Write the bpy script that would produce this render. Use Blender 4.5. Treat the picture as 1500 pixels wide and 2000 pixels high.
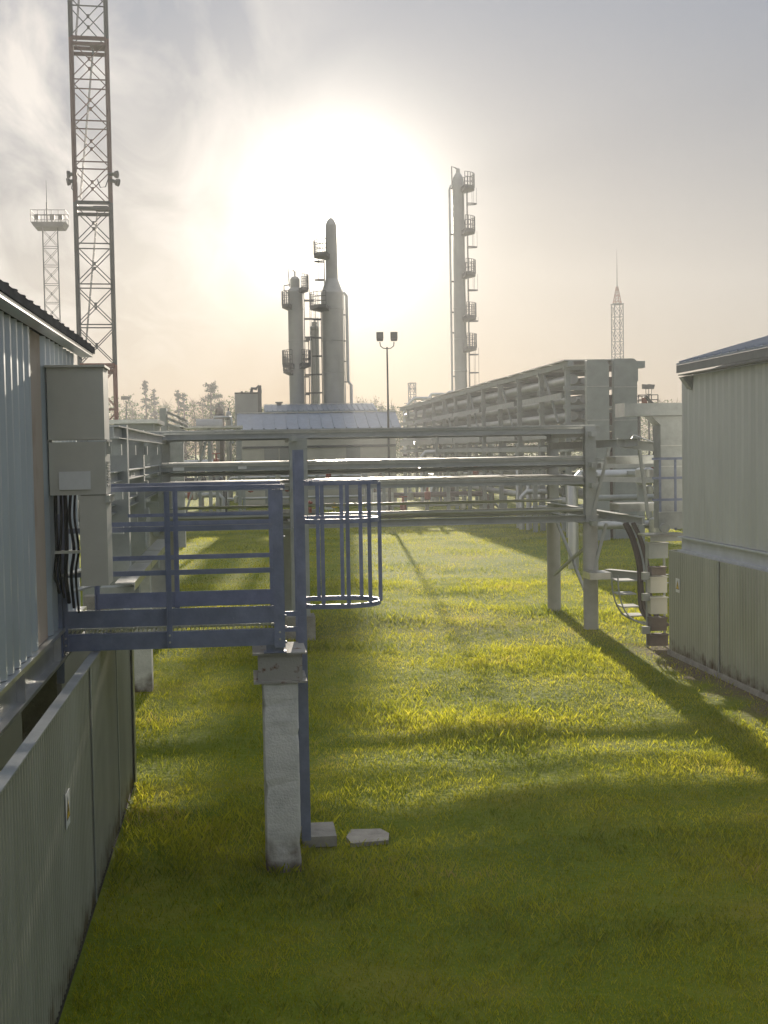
import bpy, math, random
import numpy as np
from mathutils import Vector, Matrix
random.seed(7)
rng = np.random.default_rng(11)
sc = bpy.context.scene
for o in list(bpy.data.objects): bpy.data.objects.remove(o)

# ------------------------------------------------------------------ camera
F = 2600.0; CX, CY = 750.0, 1000.0
CAMZ = 3.35
_Y = Vector((470-CX, CY-885, -F)).normalized()
_b = Vector((1.0, 0.017, 0.0))
_Z = _b.cross(-_Y).normalized()
if _Z.y < 0: _Z = -_Z
_X = _Y.cross(_Z).normalized()
R3 = Matrix((_X, _Y, _Z))                       # camera -> world
cd = bpy.data.cameras.new('camera'); cam = bpy.data.objects.new('camera', cd)
sc.collection.objects.link(cam); sc.camera = cam
cam.matrix_world = Matrix.Translation((0, 0, CAMZ)) @ R3.to_4x4()
cd.sensor_fit = 'HORIZONTAL'; cd.sensor_width = 36; cd.lens = 36*F/1500
cd.clip_start = 0.05; cd.clip_end = 6000
sc.render.resolution_x = 768; sc.render.resolution_y = 1024

# ------------------------------------------------------------------ sky and sun
EL = math.radians(9.8); AZ = math.atan((675-470)/2600.0)             # azimuth measured from +Y towards +X
S = Vector((math.sin(AZ)*math.cos(EL), math.cos(AZ)*math.cos(EL), math.sin(EL)))
w = bpy.data.worlds.new('World'); sc.world = w; w.use_nodes = True
nt = w.node_tree; N = nt.nodes; L = nt.links; N.clear()
out = N.new('ShaderNodeOutputWorld'); bg = N.new('ShaderNodeBackground')
sky = N.new('ShaderNodeTexSky'); sky.sky_type = 'NISHITA'; sky.sun_disc = False
sky.sun_elevation = EL; sky.sun_rotation = AZ
sky.air_density = 1.0; sky.dust_density = 1.6; sky.ozone_density = 1.5; sky.altitude = 100
bg.inputs['Strength'].default_value = 0.07
# thin high cloud: fibrous veil mixed into the sky by direction
tc = N.new('ShaderNodeTexCoord')
sep = N.new('ShaderNodeSeparateXYZ'); L.new(tc.outputs['Generated'], sep.inputs[0])
add = N.new('ShaderNodeMath'); add.operation = 'ADD'; add.inputs[1].default_value = 0.08; L.new(sep.outputs['Z'], add.inputs[0])
dx = N.new('ShaderNodeMath'); dx.operation = 'DIVIDE'; L.new(sep.outputs['X'], dx.inputs[0]); L.new(add.outputs[0], dx.inputs[1])
dy = N.new('ShaderNodeMath'); dy.operation = 'DIVIDE'; L.new(sep.outputs['Y'], dy.inputs[0]); L.new(add.outputs[0], dy.inputs[1])
cmb = N.new('ShaderNodeCombineXYZ'); L.new(dx.outputs[0], cmb.inputs[0]); L.new(dy.outputs[0], cmb.inputs[1])
mp = N.new('ShaderNodeMapping'); mp.inputs['Scale'].default_value = (4.2, 0.9, 1); mp.inputs['Rotation'].default_value = (0, 0, 0.35)
L.new(cmb.outputs[0], mp.inputs[0])
nz = N.new('ShaderNodeTexNoise'); nz.inputs['Scale'].default_value = 0.95; nz.inputs['Detail'].default_value = 7; nz.inputs['Roughness'].default_value = 0.52
nz.inputs['Distortion'].default_value = 0.6
L.new(mp.outputs[0], nz.inputs['Vector'])
cr = N.new('ShaderNodeValToRGB'); cr.color_ramp.elements[0].position = 0.42; cr.color_ramp.elements[1].position = 0.66
cr.color_ramp.elements[0].color = (0, 0, 0, 1); cr.color_ramp.elements[1].color = (1, 1, 1, 1)
L.new(nz.outputs['Fac'], cr.inputs[0])
# the veil lies over the western half of the sky only
mr = N.new('ShaderNodeMapRange'); mr.inputs['From Min'].default_value = 0.12; mr.inputs['From Max'].default_value = -0.10
mr.inputs['To Min'].default_value = 0.0; mr.inputs['To Max'].default_value = 1.0; L.new(sep.outputs['X'], mr.inputs['Value'])
mz = N.new('ShaderNodeMapRange'); mz.inputs['From Min'].default_value = 0.04; mz.inputs['From Max'].default_value = 0.2
L.new(sep.outputs['Z'], mz.inputs['Value'])
mu = N.new('ShaderNodeMath'); mu.operation = 'MULTIPLY'; L.new(cr.outputs[0], mu.inputs[0]); L.new(mr.outputs[0], mu.inputs[1])
mu2 = N.new('ShaderNodeMath'); mu2.operation = 'MULTIPLY'; L.new(mu.outputs[0], mu2.inputs[0]); L.new(mz.outputs[0], mu2.inputs[1])
# aureole: forward scattering of the sun in high thin cloud
vd = N.new('ShaderNodeVectorMath'); vd.operation = 'DOT_PRODUCT'; L.new(tc.outputs['Generated'], vd.inputs[0]); vd.inputs[1].default_value = S
ac = N.new('ShaderNodeMath'); ac.operation = 'ARCCOSINE'; L.new(vd.outputs['Value'], ac.inputs[0])
def expo(width, amp):
    a = N.new('ShaderNodeMath'); a.operation = 'DIVIDE'; L.new(ac.outputs[0], a.inputs[0]); a.inputs[1].default_value = -width
    b = N.new('ShaderNodeMath'); b.operation = 'EXPONENT'; L.new(a.outputs[0], b.inputs[0])
    c = N.new('ShaderNodeMath'); c.operation = 'MULTIPLY'; L.new(b.outputs[0], c.inputs[0]); c.inputs[1].default_value = amp
    return c
VEIL = 7.0
AUR = [(0.031, 44.0), (0.12, 1.5)]
e1 = expo(*AUR[0]); e2 = expo(*AUR[1])
es = N.new('ShaderNodeMath'); es.operation = 'ADD'; L.new(e1.outputs[0], es.inputs[0]); L.new(e2.outputs[0], es.inputs[1])
ecol = N.new('ShaderNodeVectorMath'); ecol.operation = 'SCALE'; ecol.inputs[0].default_value = (1.0, 0.93, 0.80); L.new(es.outputs[0], ecol.inputs['Scale'])
mixc = N.new('ShaderNodeMix'); mixc.data_type = 'RGBA'; L.new(mu2.outputs[0], mixc.inputs['Factor'])
# thin high overcast: cream towards the horizon, grey blue higher up
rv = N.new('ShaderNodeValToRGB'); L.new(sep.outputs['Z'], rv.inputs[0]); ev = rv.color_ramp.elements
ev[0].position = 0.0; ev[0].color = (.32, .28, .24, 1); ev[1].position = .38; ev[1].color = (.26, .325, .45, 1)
for p_, c_ in ((.55, (.55,.60,.70,1)), (.8, (.72,.76,.84,1))):  # overhead sky, out of view, brightened as added fill for the shaded ground
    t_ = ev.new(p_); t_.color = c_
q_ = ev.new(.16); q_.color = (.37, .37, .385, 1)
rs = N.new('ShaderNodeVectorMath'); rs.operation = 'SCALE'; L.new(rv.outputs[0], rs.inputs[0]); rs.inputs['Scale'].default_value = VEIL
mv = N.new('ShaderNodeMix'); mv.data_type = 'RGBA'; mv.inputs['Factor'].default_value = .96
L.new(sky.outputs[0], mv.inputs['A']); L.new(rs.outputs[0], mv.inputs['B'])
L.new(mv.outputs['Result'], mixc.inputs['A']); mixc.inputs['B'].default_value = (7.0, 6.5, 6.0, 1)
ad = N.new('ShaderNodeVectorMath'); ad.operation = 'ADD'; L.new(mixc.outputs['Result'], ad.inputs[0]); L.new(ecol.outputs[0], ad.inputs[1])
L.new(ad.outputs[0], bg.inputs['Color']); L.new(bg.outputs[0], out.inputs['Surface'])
sl = bpy.data.lights.new('sun', 'SUN'); sl.energy = 5.0; sl.angle = math.radians(0.55); sl.color = (1.0, 0.88, 0.72)
so = bpy.data.objects.new('sun', sl); sc.collection.objects.link(so); so.rotation_euler = S.to_track_quat('Z', 'Y').to_euler()
so.location = (0, 0, 60)
sc.view_settings.view_transform = 'Standard'; sc.view_settings.look = 'None'
sc.view_settings.exposure = 0.68; sc.view_settings.gamma = 1
sc.cycles.max_bounces = 6; sc.cycles.volume_bounces = 1; sc.cycles.transparent_max_bounces = 8

# ------------------------------------------------------------------ helpers
def at(px, py, Y):
    d = R3 @ Vector((px-CX, CY-py, -F)); k = Y/d.y
    return Vector((d.x*k, Y, CAMZ+d.z*k))
def atx(px, py, X):
    d = R3 @ Vector((px-CX, CY-py, -F)); k = X/d.x
    return Vector((X, d.y*k, CAMZ+d.z*k))
def atg(px, py, z=0.0):
    d = R3 @ Vector((px-CX, CY-py, -F)); k = (z-CAMZ)/d.z
    return Vector((d.x*k, d.y*k, z))

def rootloc(p):
    v = Vector((0, 0, 0))
    while p is not None:
        v += p.location; p = p.parent
    return v
class MB:
    def __init__(s): s.v = []; s.f = []; s.sm = []
    def add(s, vs, fs, smooth=False):
        b = len(s.v); s.v += [tuple(v) for v in vs]; s.f += [tuple(b+i for i in f) for f in fs]; s.sm += [smooth]*len(fs); return s
    def box(s, x0, x1, y0, y1, z0, z1):
        if x0 > x1: x0, x1 = x1, x0
        if y0 > y1: y0, y1 = y1, y0
        if z0 > z1: z0, z1 = z1, z0
        return s.add([(x0,y0,z0),(x1,y0,z0),(x1,y1,z0),(x0,y1,z0),(x0,y0,z1),(x1,y0,z1),(x1,y1,z1),(x0,y1,z1)],
                     [(0,3,2,1),(4,5,6,7),(0,1,5,4),(1,2,6,5),(2,3,7,6),(3,0,4,7)])
    def beam(s, p, q, w, h, up=(0,0,1)):
        p = Vector(p); q = Vector(q); d = (q-p).normalized(); up = Vector(up)
        if abs(d.dot(up)) > .98: up = Vector((0,1,0))
        r = d.cross(up).normalized(); u = r.cross(d).normalized(); r *= w/2; u *= h/2
        return s.add([p-r-u,p+r-u,p+r+u,p-r+u,q-r-u,q+r-u,q+r+u,q-r+u],
                     [(0,3,2,1),(4,5,6,7),(0,1,5,4),(1,2,6,5),(2,3,7,6),(3,0,4,7)])
    def ibeam(s, p, q, w, h, t=0.012):
        p = Vector(p); q = Vector(q); z = Vector((0,0,1)); d = (q-p).normalized(); r = d.cross(z).normalized(); u = r.cross(d).normalized()
        s.beam(p+u*(h/2-t/2), q+u*(h/2-t/2), w, t); s.beam(p-u*(h/2-t/2), q-u*(h/2-t/2), w, t)
        s.beam(p, q, t, h-2*t-.0004); return s
    def tube(s, pts, r, n=8, r2=None, cap=True, soft=0):
        pts = [Vector(p) for p in pts]
        if soft:
            q = [pts[0]]+pts+[pts[-1]]; new = []
            for i in range(1, len(q)-2):
                for k in range(soft):
                    t = k/soft; a, b, c, d = q[i-1:i+3]
                    new.append(.5*((2*b)+(c-a)*t+(2*a-5*b+4*c-d)*t*t+(3*b-a-3*c+d)*t**3))
            pts = new+[pts[-1]]
        m = len(pts); vs = []; ref = None
        for i, p in enumerate(pts):
            d = (pts[min(i+1,m-1)]-pts[max(i-1,0)]).normalized()
            if ref is None: ref = Vector((0,0,1)) if abs(d.z) < .9 else Vector((1,0,0))
            a = d.cross(ref).normalized(); b = a.cross(d).normalized(); ref = b
            rr = r if r2 is None else r+(r2-r)*i/(m-1)
            vs += [p+a*math.cos(2*math.pi*k/n)*rr+b*math.sin(2*math.pi*k/n)*rr for k in range(n)]
        fs = [(i*n+k, i*n+(k+1)%n, (i+1)*n+(k+1)%n, (i+1)*n+k) for i in range(m-1) for k in range(n)]
        s.add(vs, fs, n > 5)
        if cap: s.add(vs[:n], [tuple(range(n-1,-1,-1))]); s.add(vs[-n:], [tuple(range(n))])
        return s
    def lathe(s, cx, cy, prof, n=20):
        ring = lambda r, z: [(cx+r*math.cos(2*math.pi*k/n), cy+r*math.sin(2*math.pi*k/n), z) for k in range(n)]
        for (ra,za),(rb,zb) in zip(prof,prof[1:]):      # every band keeps its own rings: round around, crisp along
            s.add(ring(ra,za)+ring(rb,zb), [(k,(k+1)%n,n+(k+1)%n,n+k) for k in range(n)], True)
        s.add(ring(*prof[0]), [tuple(range(n-1,-1,-1))]); s.add(ring(*prof[-1]), [tuple(range(n))]); return s
    def prism(s, poly, a, b, axis='y'):
        """polygon in the plane across the axis, extruded from a to b"""
        n = len(poly)
        def mk(p, t): return {'y': (p[0], t, p[1]), 'x': (t, p[0], p[1]), 'z': (p[0], p[1], t)}[axis]
        vs = [mk(p, a) for p in poly]+[mk(p, b) for p in poly]
        return s.add(vs, [tuple(range(n)), tuple(range(2*n-1, n-1, -1))]+[(i, n+i, n+(i+1)%n, (i+1)%n) for i in range(n)])
    def corr(s, p0, u, n, Lg, z0, z1, period, depth, flat=.35, back=.02):
        """profiled sheet: p0 start, u along, n outward normal, up vector scaled z0..z1 along v"""
        p0 = Vector(p0); u = Vector(u).normalized(); n = Vector(n).normalized(); v = Vector((0,0,1))
        pr = []; k = 0; t = 0.0
        sl_ = (1-2*flat)/2*period
        while t < Lg-1e-6:
            for dt, off in ((0, 0), (flat*period, 0), (flat*period+sl_, depth), (2*flat*period+sl_, depth)):
                if t+dt <= Lg: pr.append((t+dt, off))
            t += period
        pr.append((Lg, pr[-1][1]))
        m = len(pr); vs = []
        za = z0 if callable(z0) else (lambda q: z0); zb = z1 if callable(z1) else (lambda q: z1)
        for q, off in pr: vs.append(p0+u*q+n*off+v*za(q))
        for q, off in pr: vs.append(p0+u*q+n*off+v*zb(q))
        for q, off in pr: vs.append(p0+u*q-n*back+v*za(q))
        for q, off in pr: vs.append(p0+u*q-n*back+v*zb(q))
        fs = []
        for i in range(m-1):
            fs += [(i,i+1,m+i+1,m+i), (2*m+i+1,2*m+i,3*m+i,3*m+i+1), (m+i,m+i+1,3*m+i+1,3*m+i), (i+1,i,2*m+i,2*m+i+1)]
        fs += [(0,m,3*m,2*m), (m-1,3*m-1,4*m-1,2*m-1)]
        return s.add(vs, fs)
    def build(s, name, mat, parent=None, label=None):
        me = bpy.data.meshes.new(name); off = rootloc(parent)
        V = np.array(s.v, dtype=float)-np.array(off)
        me.from_pydata([tuple(v) for v in V], [], s.f); me.materials.append(mat)
        me.polygons.foreach_set('use_smooth', s.sm); me.update()
        o = bpy.data.objects.new(name, me); sc.collection.objects.link(o); o.parent = parent
        if label: o['label'] = label
        return o
def T(name, label, cat, loc=(0,0,0), group=None):
    o = bpy.data.objects.new(name, None); sc.collection.objects.link(o); o.location = Vector(loc); o.empty_display_size = .2
    o['label'] = label; o['category'] = cat
    if group: o['group'] = group
    return o
def kids(o, store={}):
    return [c for c in bpy.data.objects if c.parent == o]
def copy_tree(o, parent=None):
    c = o.copy(); sc.collection.objects.link(c); c.parent = parent
    for ch in kids(o): copy_tree(ch, c)
    return c

def mat(name, col, rough=.6, metal=0., var=.12, scale=3., bump=0., bscale=40., spec=None, col2=None, stretch=None, thr=None, coord='Object'):
    m = bpy.data.materials.new(name); m.use_nodes = True; t = m.node_tree; n = t.nodes; l = t.links
    b = n['Principled BSDF']; b.inputs['Roughness'].default_value = rough; b.inputs['Metallic'].default_value = metal
    c = n.new('ShaderNodeTexCoord'); mpn = n.new('ShaderNodeMapping'); l.new(c.outputs[coord], mpn.inputs[0])
    if stretch: mpn.inputs['Scale'].default_value = stretch
    z = n.new('ShaderNodeTexNoise'); z.inputs['Scale'].default_value = scale; z.inputs['Detail'].default_value = 8; z.inputs['Roughness'].default_value = .62
    l.new(mpn.outputs[0], z.inputs['Vector'])
    r = n.new('ShaderNodeValToRGB'); l.new(z.outputs['Fac'], r.inputs[0])
    c2 = col2 or tuple(min(1, q*(1+var*1.5)) for q in col); c1 = tuple(q*(1-var) for q in col) if not col2 else col
    lo, hi = thr or (.3, .7)
    r.color_ramp.elements[0].position = lo; r.color_ramp.elements[1].position = hi
    r.color_ramp.elements[0].color = (*c1, 1); r.color_ramp.elements[1].color = (*c2, 1)
    l.new(r.outputs[0], b.inputs['Base Color'])
    rr = n.new('ShaderNodeMapRange'); rr.inputs['To Min'].default_value = max(0, rough-.1); rr.inputs['To Max'].default_value = min(1, rough+.12)
    l.new(z.outputs['Fac'], rr.inputs['Value']); l.new(rr.outputs[0], b.inputs['Roughness'])
    if bump:
        z2 = n.new('ShaderNodeTexNoise'); z2.inputs['Scale'].default_value = bscale; z2.inputs['Detail'].default_value = 4; l.new(mpn.outputs[0], z2.inputs['Vector'])
        bp = n.new('ShaderNodeBump'); bp.inputs['Strength'].default_value = bump; bp.inputs['Distance'].default_value = .02
        l.new(z2.outputs['Fac'], bp.inputs['Height']); l.new(bp.outputs[0], b.inputs['Normal'])
    return m
M = dict(
 wallL = mat('blue_grey_cladding', (.50,.56,.60), .36, .45, .10, 1.2, .12, 3, stretch=(1,1,.3)),
 wallR = mat('pale_cladding', (.51,.53,.51), .5, .25, .08, 1.2, .1, 4, stretch=(1,1,.3)),
 skirt = mat('galvanised_skirting', (.42,.43,.39), .42, .45, .14, 1.6, .15, 3, stretch=(1,1,.25)),
 galv = mat('galvanised_steel', (.52,.53,.52), .32, .85, .12, 6, .1, 30),
 galv_dull = mat('weathered_galvanised', (.36,.38,.38), .5, .5, .15, 5, .1, 30),
 paintg = mat('grey_painted_steel', (.36,.38,.37), .55, .1, .12, 4, .1, 30),
 blue = mat('blue_painted_steel', (.19,.22,.32), .45, .1, .18, 6, .1, 40),
 concrete = mat('whitewashed_concrete', (.56,.56,.54), .9, 0, .25, 5, .5, 60, col2=(.80,.79,.76), thr=(.3,.6)),
 rawconc = mat('raw_concrete', (.22,.21,.19), .95, 0, .25, 6, .6, 50, col2=(.4,.38,.33)),
 rust = mat('rusty_painted_steel', (.15,.07,.04), .75, .1, .2, 9, .3, 50, col2=(.38,.37,.34), thr=(.32,.42)),
 dark = mat('dark_underfloor', (.03,.028,.025), .9, 0, .2, 3),
 roofdark = mat('dark_roof_sheet', (.075,.078,.08), .85, 0, .15, 4, .1, 20),
 roofblue = mat('blue_grey_roof_sheet', (.24,.28,.34), .5, .3, .12, 3, .1, 20),
 cab = mat('beige_cabinet_enamel', (.56,.55,.49), .5, 0, .07, 2, .05, 60),
 plate = mat('white_enamel_plate', (.75,.76,.76), .4, 0, .05, 8),
 cable = mat('black_cable_sheath', (.025,.025,.027), .5, 0, .2, 10),
 tower = mat('grey_tower_paint', (.06,.07,.075), .6, .1, .15, 2),
 towerred = mat('red_tower_paint', (.20,.075,.055), .5, .1, .2, 2),
 towerred2 = mat('brown_tower_paint', (.11,.06,.055), .6, .05, .2, 2),
 fascia = mat('grey_fascia', (.20,.205,.205), .7, 0, .1, 4),
 smoothconc = mat('smooth_grey_concrete', (.40,.40,.385), .85, 0, .12, 3, .2, 40),
 beampaint = mat('pale_blue_grey_paint', (.50,.53,.57), .5, .1, .1, 3),
 cableb = mat('dusty_cable_sheath', (.07,.06,.05), .8, 0, .2, 10),
 vessel = mat('insulated_vessel_cladding', (.30,.31,.30), .42, .5, .1, .6, .1, 4),
 fardark = mat('far_steelwork', (.08,.085,.085), .65, .1, .2, 1.5),
 pipe = mat('insulated_pipe_jacket', (.45,.47,.47), .38, .6, .12, 1.2, .1, 5),
 rackpaint = mat('rack_grey_paint', (.30,.33,.33), .55, .15, .12, 2),
 shedwall = mat('cream_shed_cladding', (.50,.49,.42), .6, .1, .08, 1),
 yellow = mat('warning_yellow', (.75,.50,.02), .5, 0, .05, 8),
 black = mat('black_enamel', (.02,.02,.02), .5, 0, .1, 8),
 ibc = mat('white_translucent_plastic', (.70,.71,.68), .5, 0, .05, 3),
 brown = mat('brown_rusty_panel', (.15,.125,.11), .8, 0, .2, 4),
 patch = mat('tan_flat_panel', (.42,.33,.25), .65, 0, .05, 1.2, col2=(.5,.42,.34), thr=(.42,.5)),
 bark = mat('bark', (.09,.07,.05), .95, 0, .25, 6, .5, 20),
 red = mat('red_enamel', (.28,.07,.04), .5, 0, .1, 8),
 rubble = mat('pale_stone', (.40,.37,.32), .9, 0, .25, 10, .6, 30),
)
M['roofdark'].node_tree.nodes['Principled BSDF'].inputs['Specular IOR Level'].default_value = 0
def splash(m):
    n = m.node_tree.nodes; l = m.node_tree.links; b = n['Principled BSDF']; src = b.inputs['Base Color'].links[0].from_socket
    g = n.new('ShaderNodeNewGeometry'); sx = n.new('ShaderNodeSeparateXYZ'); l.new(g.outputs['Position'], sx.inputs[0])
    z = n.new('ShaderNodeTexNoise'); z.inputs['Scale'].default_value = 5; z.inputs['Detail'].default_value = 8; l.new(g.outputs['Position'], z.inputs['Vector'])
    a = n.new('ShaderNodeMath'); a.operation = 'MULTIPLY_ADD'; l.new(z.outputs['Fac'], a.inputs[0]); a.inputs[1].default_value = -.7; l.new(sx.outputs['Z'], a.inputs[2])
    r_ = n.new('ShaderNodeMapRange'); r_.inputs['From Min'].default_value = -.10; r_.inputs['From Max'].default_value = -.34; l.new(a.outputs[0], r_.inputs['Value'])
    x = n.new('ShaderNodeMix'); x.data_type = 'RGBA'; l.new(r_.outputs[0], x.inputs['Factor']); l.new(src, x.inputs['A']); x.inputs['B'].default_value = (.13,.10,.07,1)
    l.new(x.outputs['Result'], b.inputs['Base Color'])
splash(M['skirt']); splash(M['concrete'])
def leafmat(name, c1, c2, trans=.45, scale=3.):
    m = bpy.data.materials.new(name); m.use_nodes = True; n = m.node_tree.nodes; l = m.node_tree.links
    b = n['Principled BSDF']; b.inputs['Roughness'].default_value = .6; b.inputs['Specular IOR Level'].default_value = .15
    g = n.new('ShaderNodeNewGeometry'); z = n.new('ShaderNodeTexNoise'); z.inputs['Scale'].default_value = scale; z.inputs['Detail'].default_value = 5
    l.new(g.outputs['Position'], z.inputs['Vector'])
    ad_ = n.new('ShaderNodeMath'); ad_.operation = 'MULTIPLY_ADD'; l.new(g.outputs['Random Per Island'], ad_.inputs[0]); ad_.inputs[1].default_value = .35; l.new(z.outputs['Fac'], ad_.inputs[2])
    r = n.new('ShaderNodeValToRGB'); l.new(ad_.outputs[0], r.inputs[0]); r.color_ramp.elements[0].position = .45; r.color_ramp.elements[1].position = .95
    r.color_ramp.elements[0].color = (*c1, 1); r.color_ramp.elements[1].color = (*c2, 1)
    l.new(r.outputs[0], b.inputs['Base Color'])
    if name == 'grass_blade':
        e3 = r.color_ramp.elements.new(1.0); e3.color = (.55,.42,.14,1); r.color_ramp.elements[1].position = .86
    t = n.new('ShaderNodeBsdfTranslucent'); l.new(r.outputs[0], t.inputs['Color'])
    mx = n.new('ShaderNodeMixShader'); mx.inputs[0].default_value = trans; l.new(b.outputs[0], mx.inputs[1]); l.new(t.outputs[0], mx.inputs[2])
    l.new(mx.outputs[0], n['Material Output'].inputs['Surface']); return m
M['grass'] = leafmat('grass_blade', (.15,.20,.015), (.60,.57,.035), .7, .55)
M['spruce'] = leafmat('spruce_needle', (.012,.022,.010), (.035,.055,.02), .15, .5)
M['birch'] = leafmat('spring_leaf', (.03,.065,.004), (.10,.15,.012), .2, .3)
M['twig'] = mat('bare_twig', (.12,.09,.06), .9, 0, .2, 3)

# ------------------------------------------------------------------ ground
def ground_mat():
    m = bpy.data.materials.new('lawn_soil'); m.use_nodes = True; n = m.node_tree.nodes; l = m.node_tree.links
    b = n['Principled BSDF']; b.inputs['Roughness'].default_value = .95; b.inputs['Specular IOR Level'].default_value = .1
    g = n.new('ShaderNodeNewGeometry')
    z = n.new('ShaderNodeTexNoise'); z.inputs['Scale'].default_value = .35; z.inputs['Detail'].default_value = 9; z.inputs['Roughness'].default_value = .7; l.new(g.outputs['Position'], z.inputs['Vector'])
    r = n.new('ShaderNodeValToRGB'); l.new(z.outputs['Fac'], r.inputs[0])
    e = r.color_ramp.elements; e[0].position = .3; e[0].color = (.09,.13,.008,1); e[1].position = .72; e[1].color = (.27,.24,.04,1)
    q = e.new(.5); q.color = (.15,.19,.012,1)
    sx = n.new('ShaderNodeSeparateXYZ'); l.new(g.outputs['Position'], sx.inputs[0])
    zw = n.new('ShaderNodeTexNoise'); zw.inputs['Scale'].default_value = 1.6; zw.inputs['Detail'].default_value = 6; l.new(g.outputs['Position'], zw.inputs['Vector'])
    a1 = n.new('ShaderNodeMath'); a1.operation = 'MULTIPLY_ADD'; l.new(zw.outputs['Fac'], a1.inputs[0]); a1.inputs[1].default_value = 1.2; l.new(sx.outputs['X'], a1.inputs[2])
    wr = n.new('ShaderNodeMapRange'); wr.inputs['From Min'].default_value = 6.8; wr.inputs['From Max'].default_value = 7.2; l.new(a1.outputs[0], wr.inputs['Value'])
    wy = n.new('ShaderNodeMath'); wy.operation = 'LESS_THAN'; wy.inputs[1].default_value = 22.0; l.new(sx.outputs['Y'], wy.inputs[0])
    wm = n.new('ShaderNodeMath'); wm.operation = 'MULTIPLY'; l.new(wr.outputs[0], wm.inputs[0]); l.new(wy.outputs[0], wm.inputs[1])
    mx = n.new('ShaderNodeMix'); mx.data_type = 'RGBA'; l.new(wm.outputs[0], mx.inputs['Factor']); l.new(r.outputs[0], mx.inputs['A']); mx.inputs['B'].default_value = (.14,.115,.07,1)
    l.new(mx.outputs['Result'], b.inputs['Base Color'])
    z2 = n.new('ShaderNodeTexNoise'); z2.inputs['Scale'].default_value = 14; z2.inputs['Detail'].default_value = 6; l.new(g.outputs['Position'], z2.inputs['Vector'])
    bp = n.new('ShaderNodeBump'); bp.inputs['Strength'].default_value = .8; bp.inputs['Distance'].default_value = .05; l.new(z2.outputs['Fac'], bp.inputs['Height']); l.new(bp.outputs[0], b.inputs['Normal'])
    return m
def gz(x, y):                                  # gentle unevenness of the lawn
    return .035*np.sin(x*.9+y*.35)*np.cos(y*.55-x*.2)+.02*np.sin(x*2.3+1.3)*np.sin(y*1.7)
def ground_z(x, y):
    k = np.clip((y-6)/3, 0, 1)*np.clip((45-y)/12, 0, 1)*np.clip((x+.6)/1., 0, 1)*np.clip((6.3-x)/1., 0, 1)
    return gz(x, y)*k
xs = np.concatenate([[-2500,-400,-60,-10], np.arange(-2,9.01,.25), [14,40,300,2500]])
ys = np.concatenate([[-600,-50,-5], np.arange(2,50.01,.3), [60,90,150,300,900,3200]])
XX, YY = np.meshgrid(xs, ys); ZZ = ground_z(XX, YY)
gm = MB(); nx = len(xs)
gm.v = [tuple(v) for v in np.stack([XX.ravel(), YY.ravel(), ZZ.ravel()], 1)]
gm.f = [(j*nx+i, j*nx+i+1, (j+1)*nx+i+1, (j+1)*nx+i) for j in range(len(ys)-1) for i in range(nx-1)]; gm.sm = [True]*len(gm.f)
g = gm.build('ground', ground_mat()); g['kind'] = 'structure'

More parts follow.
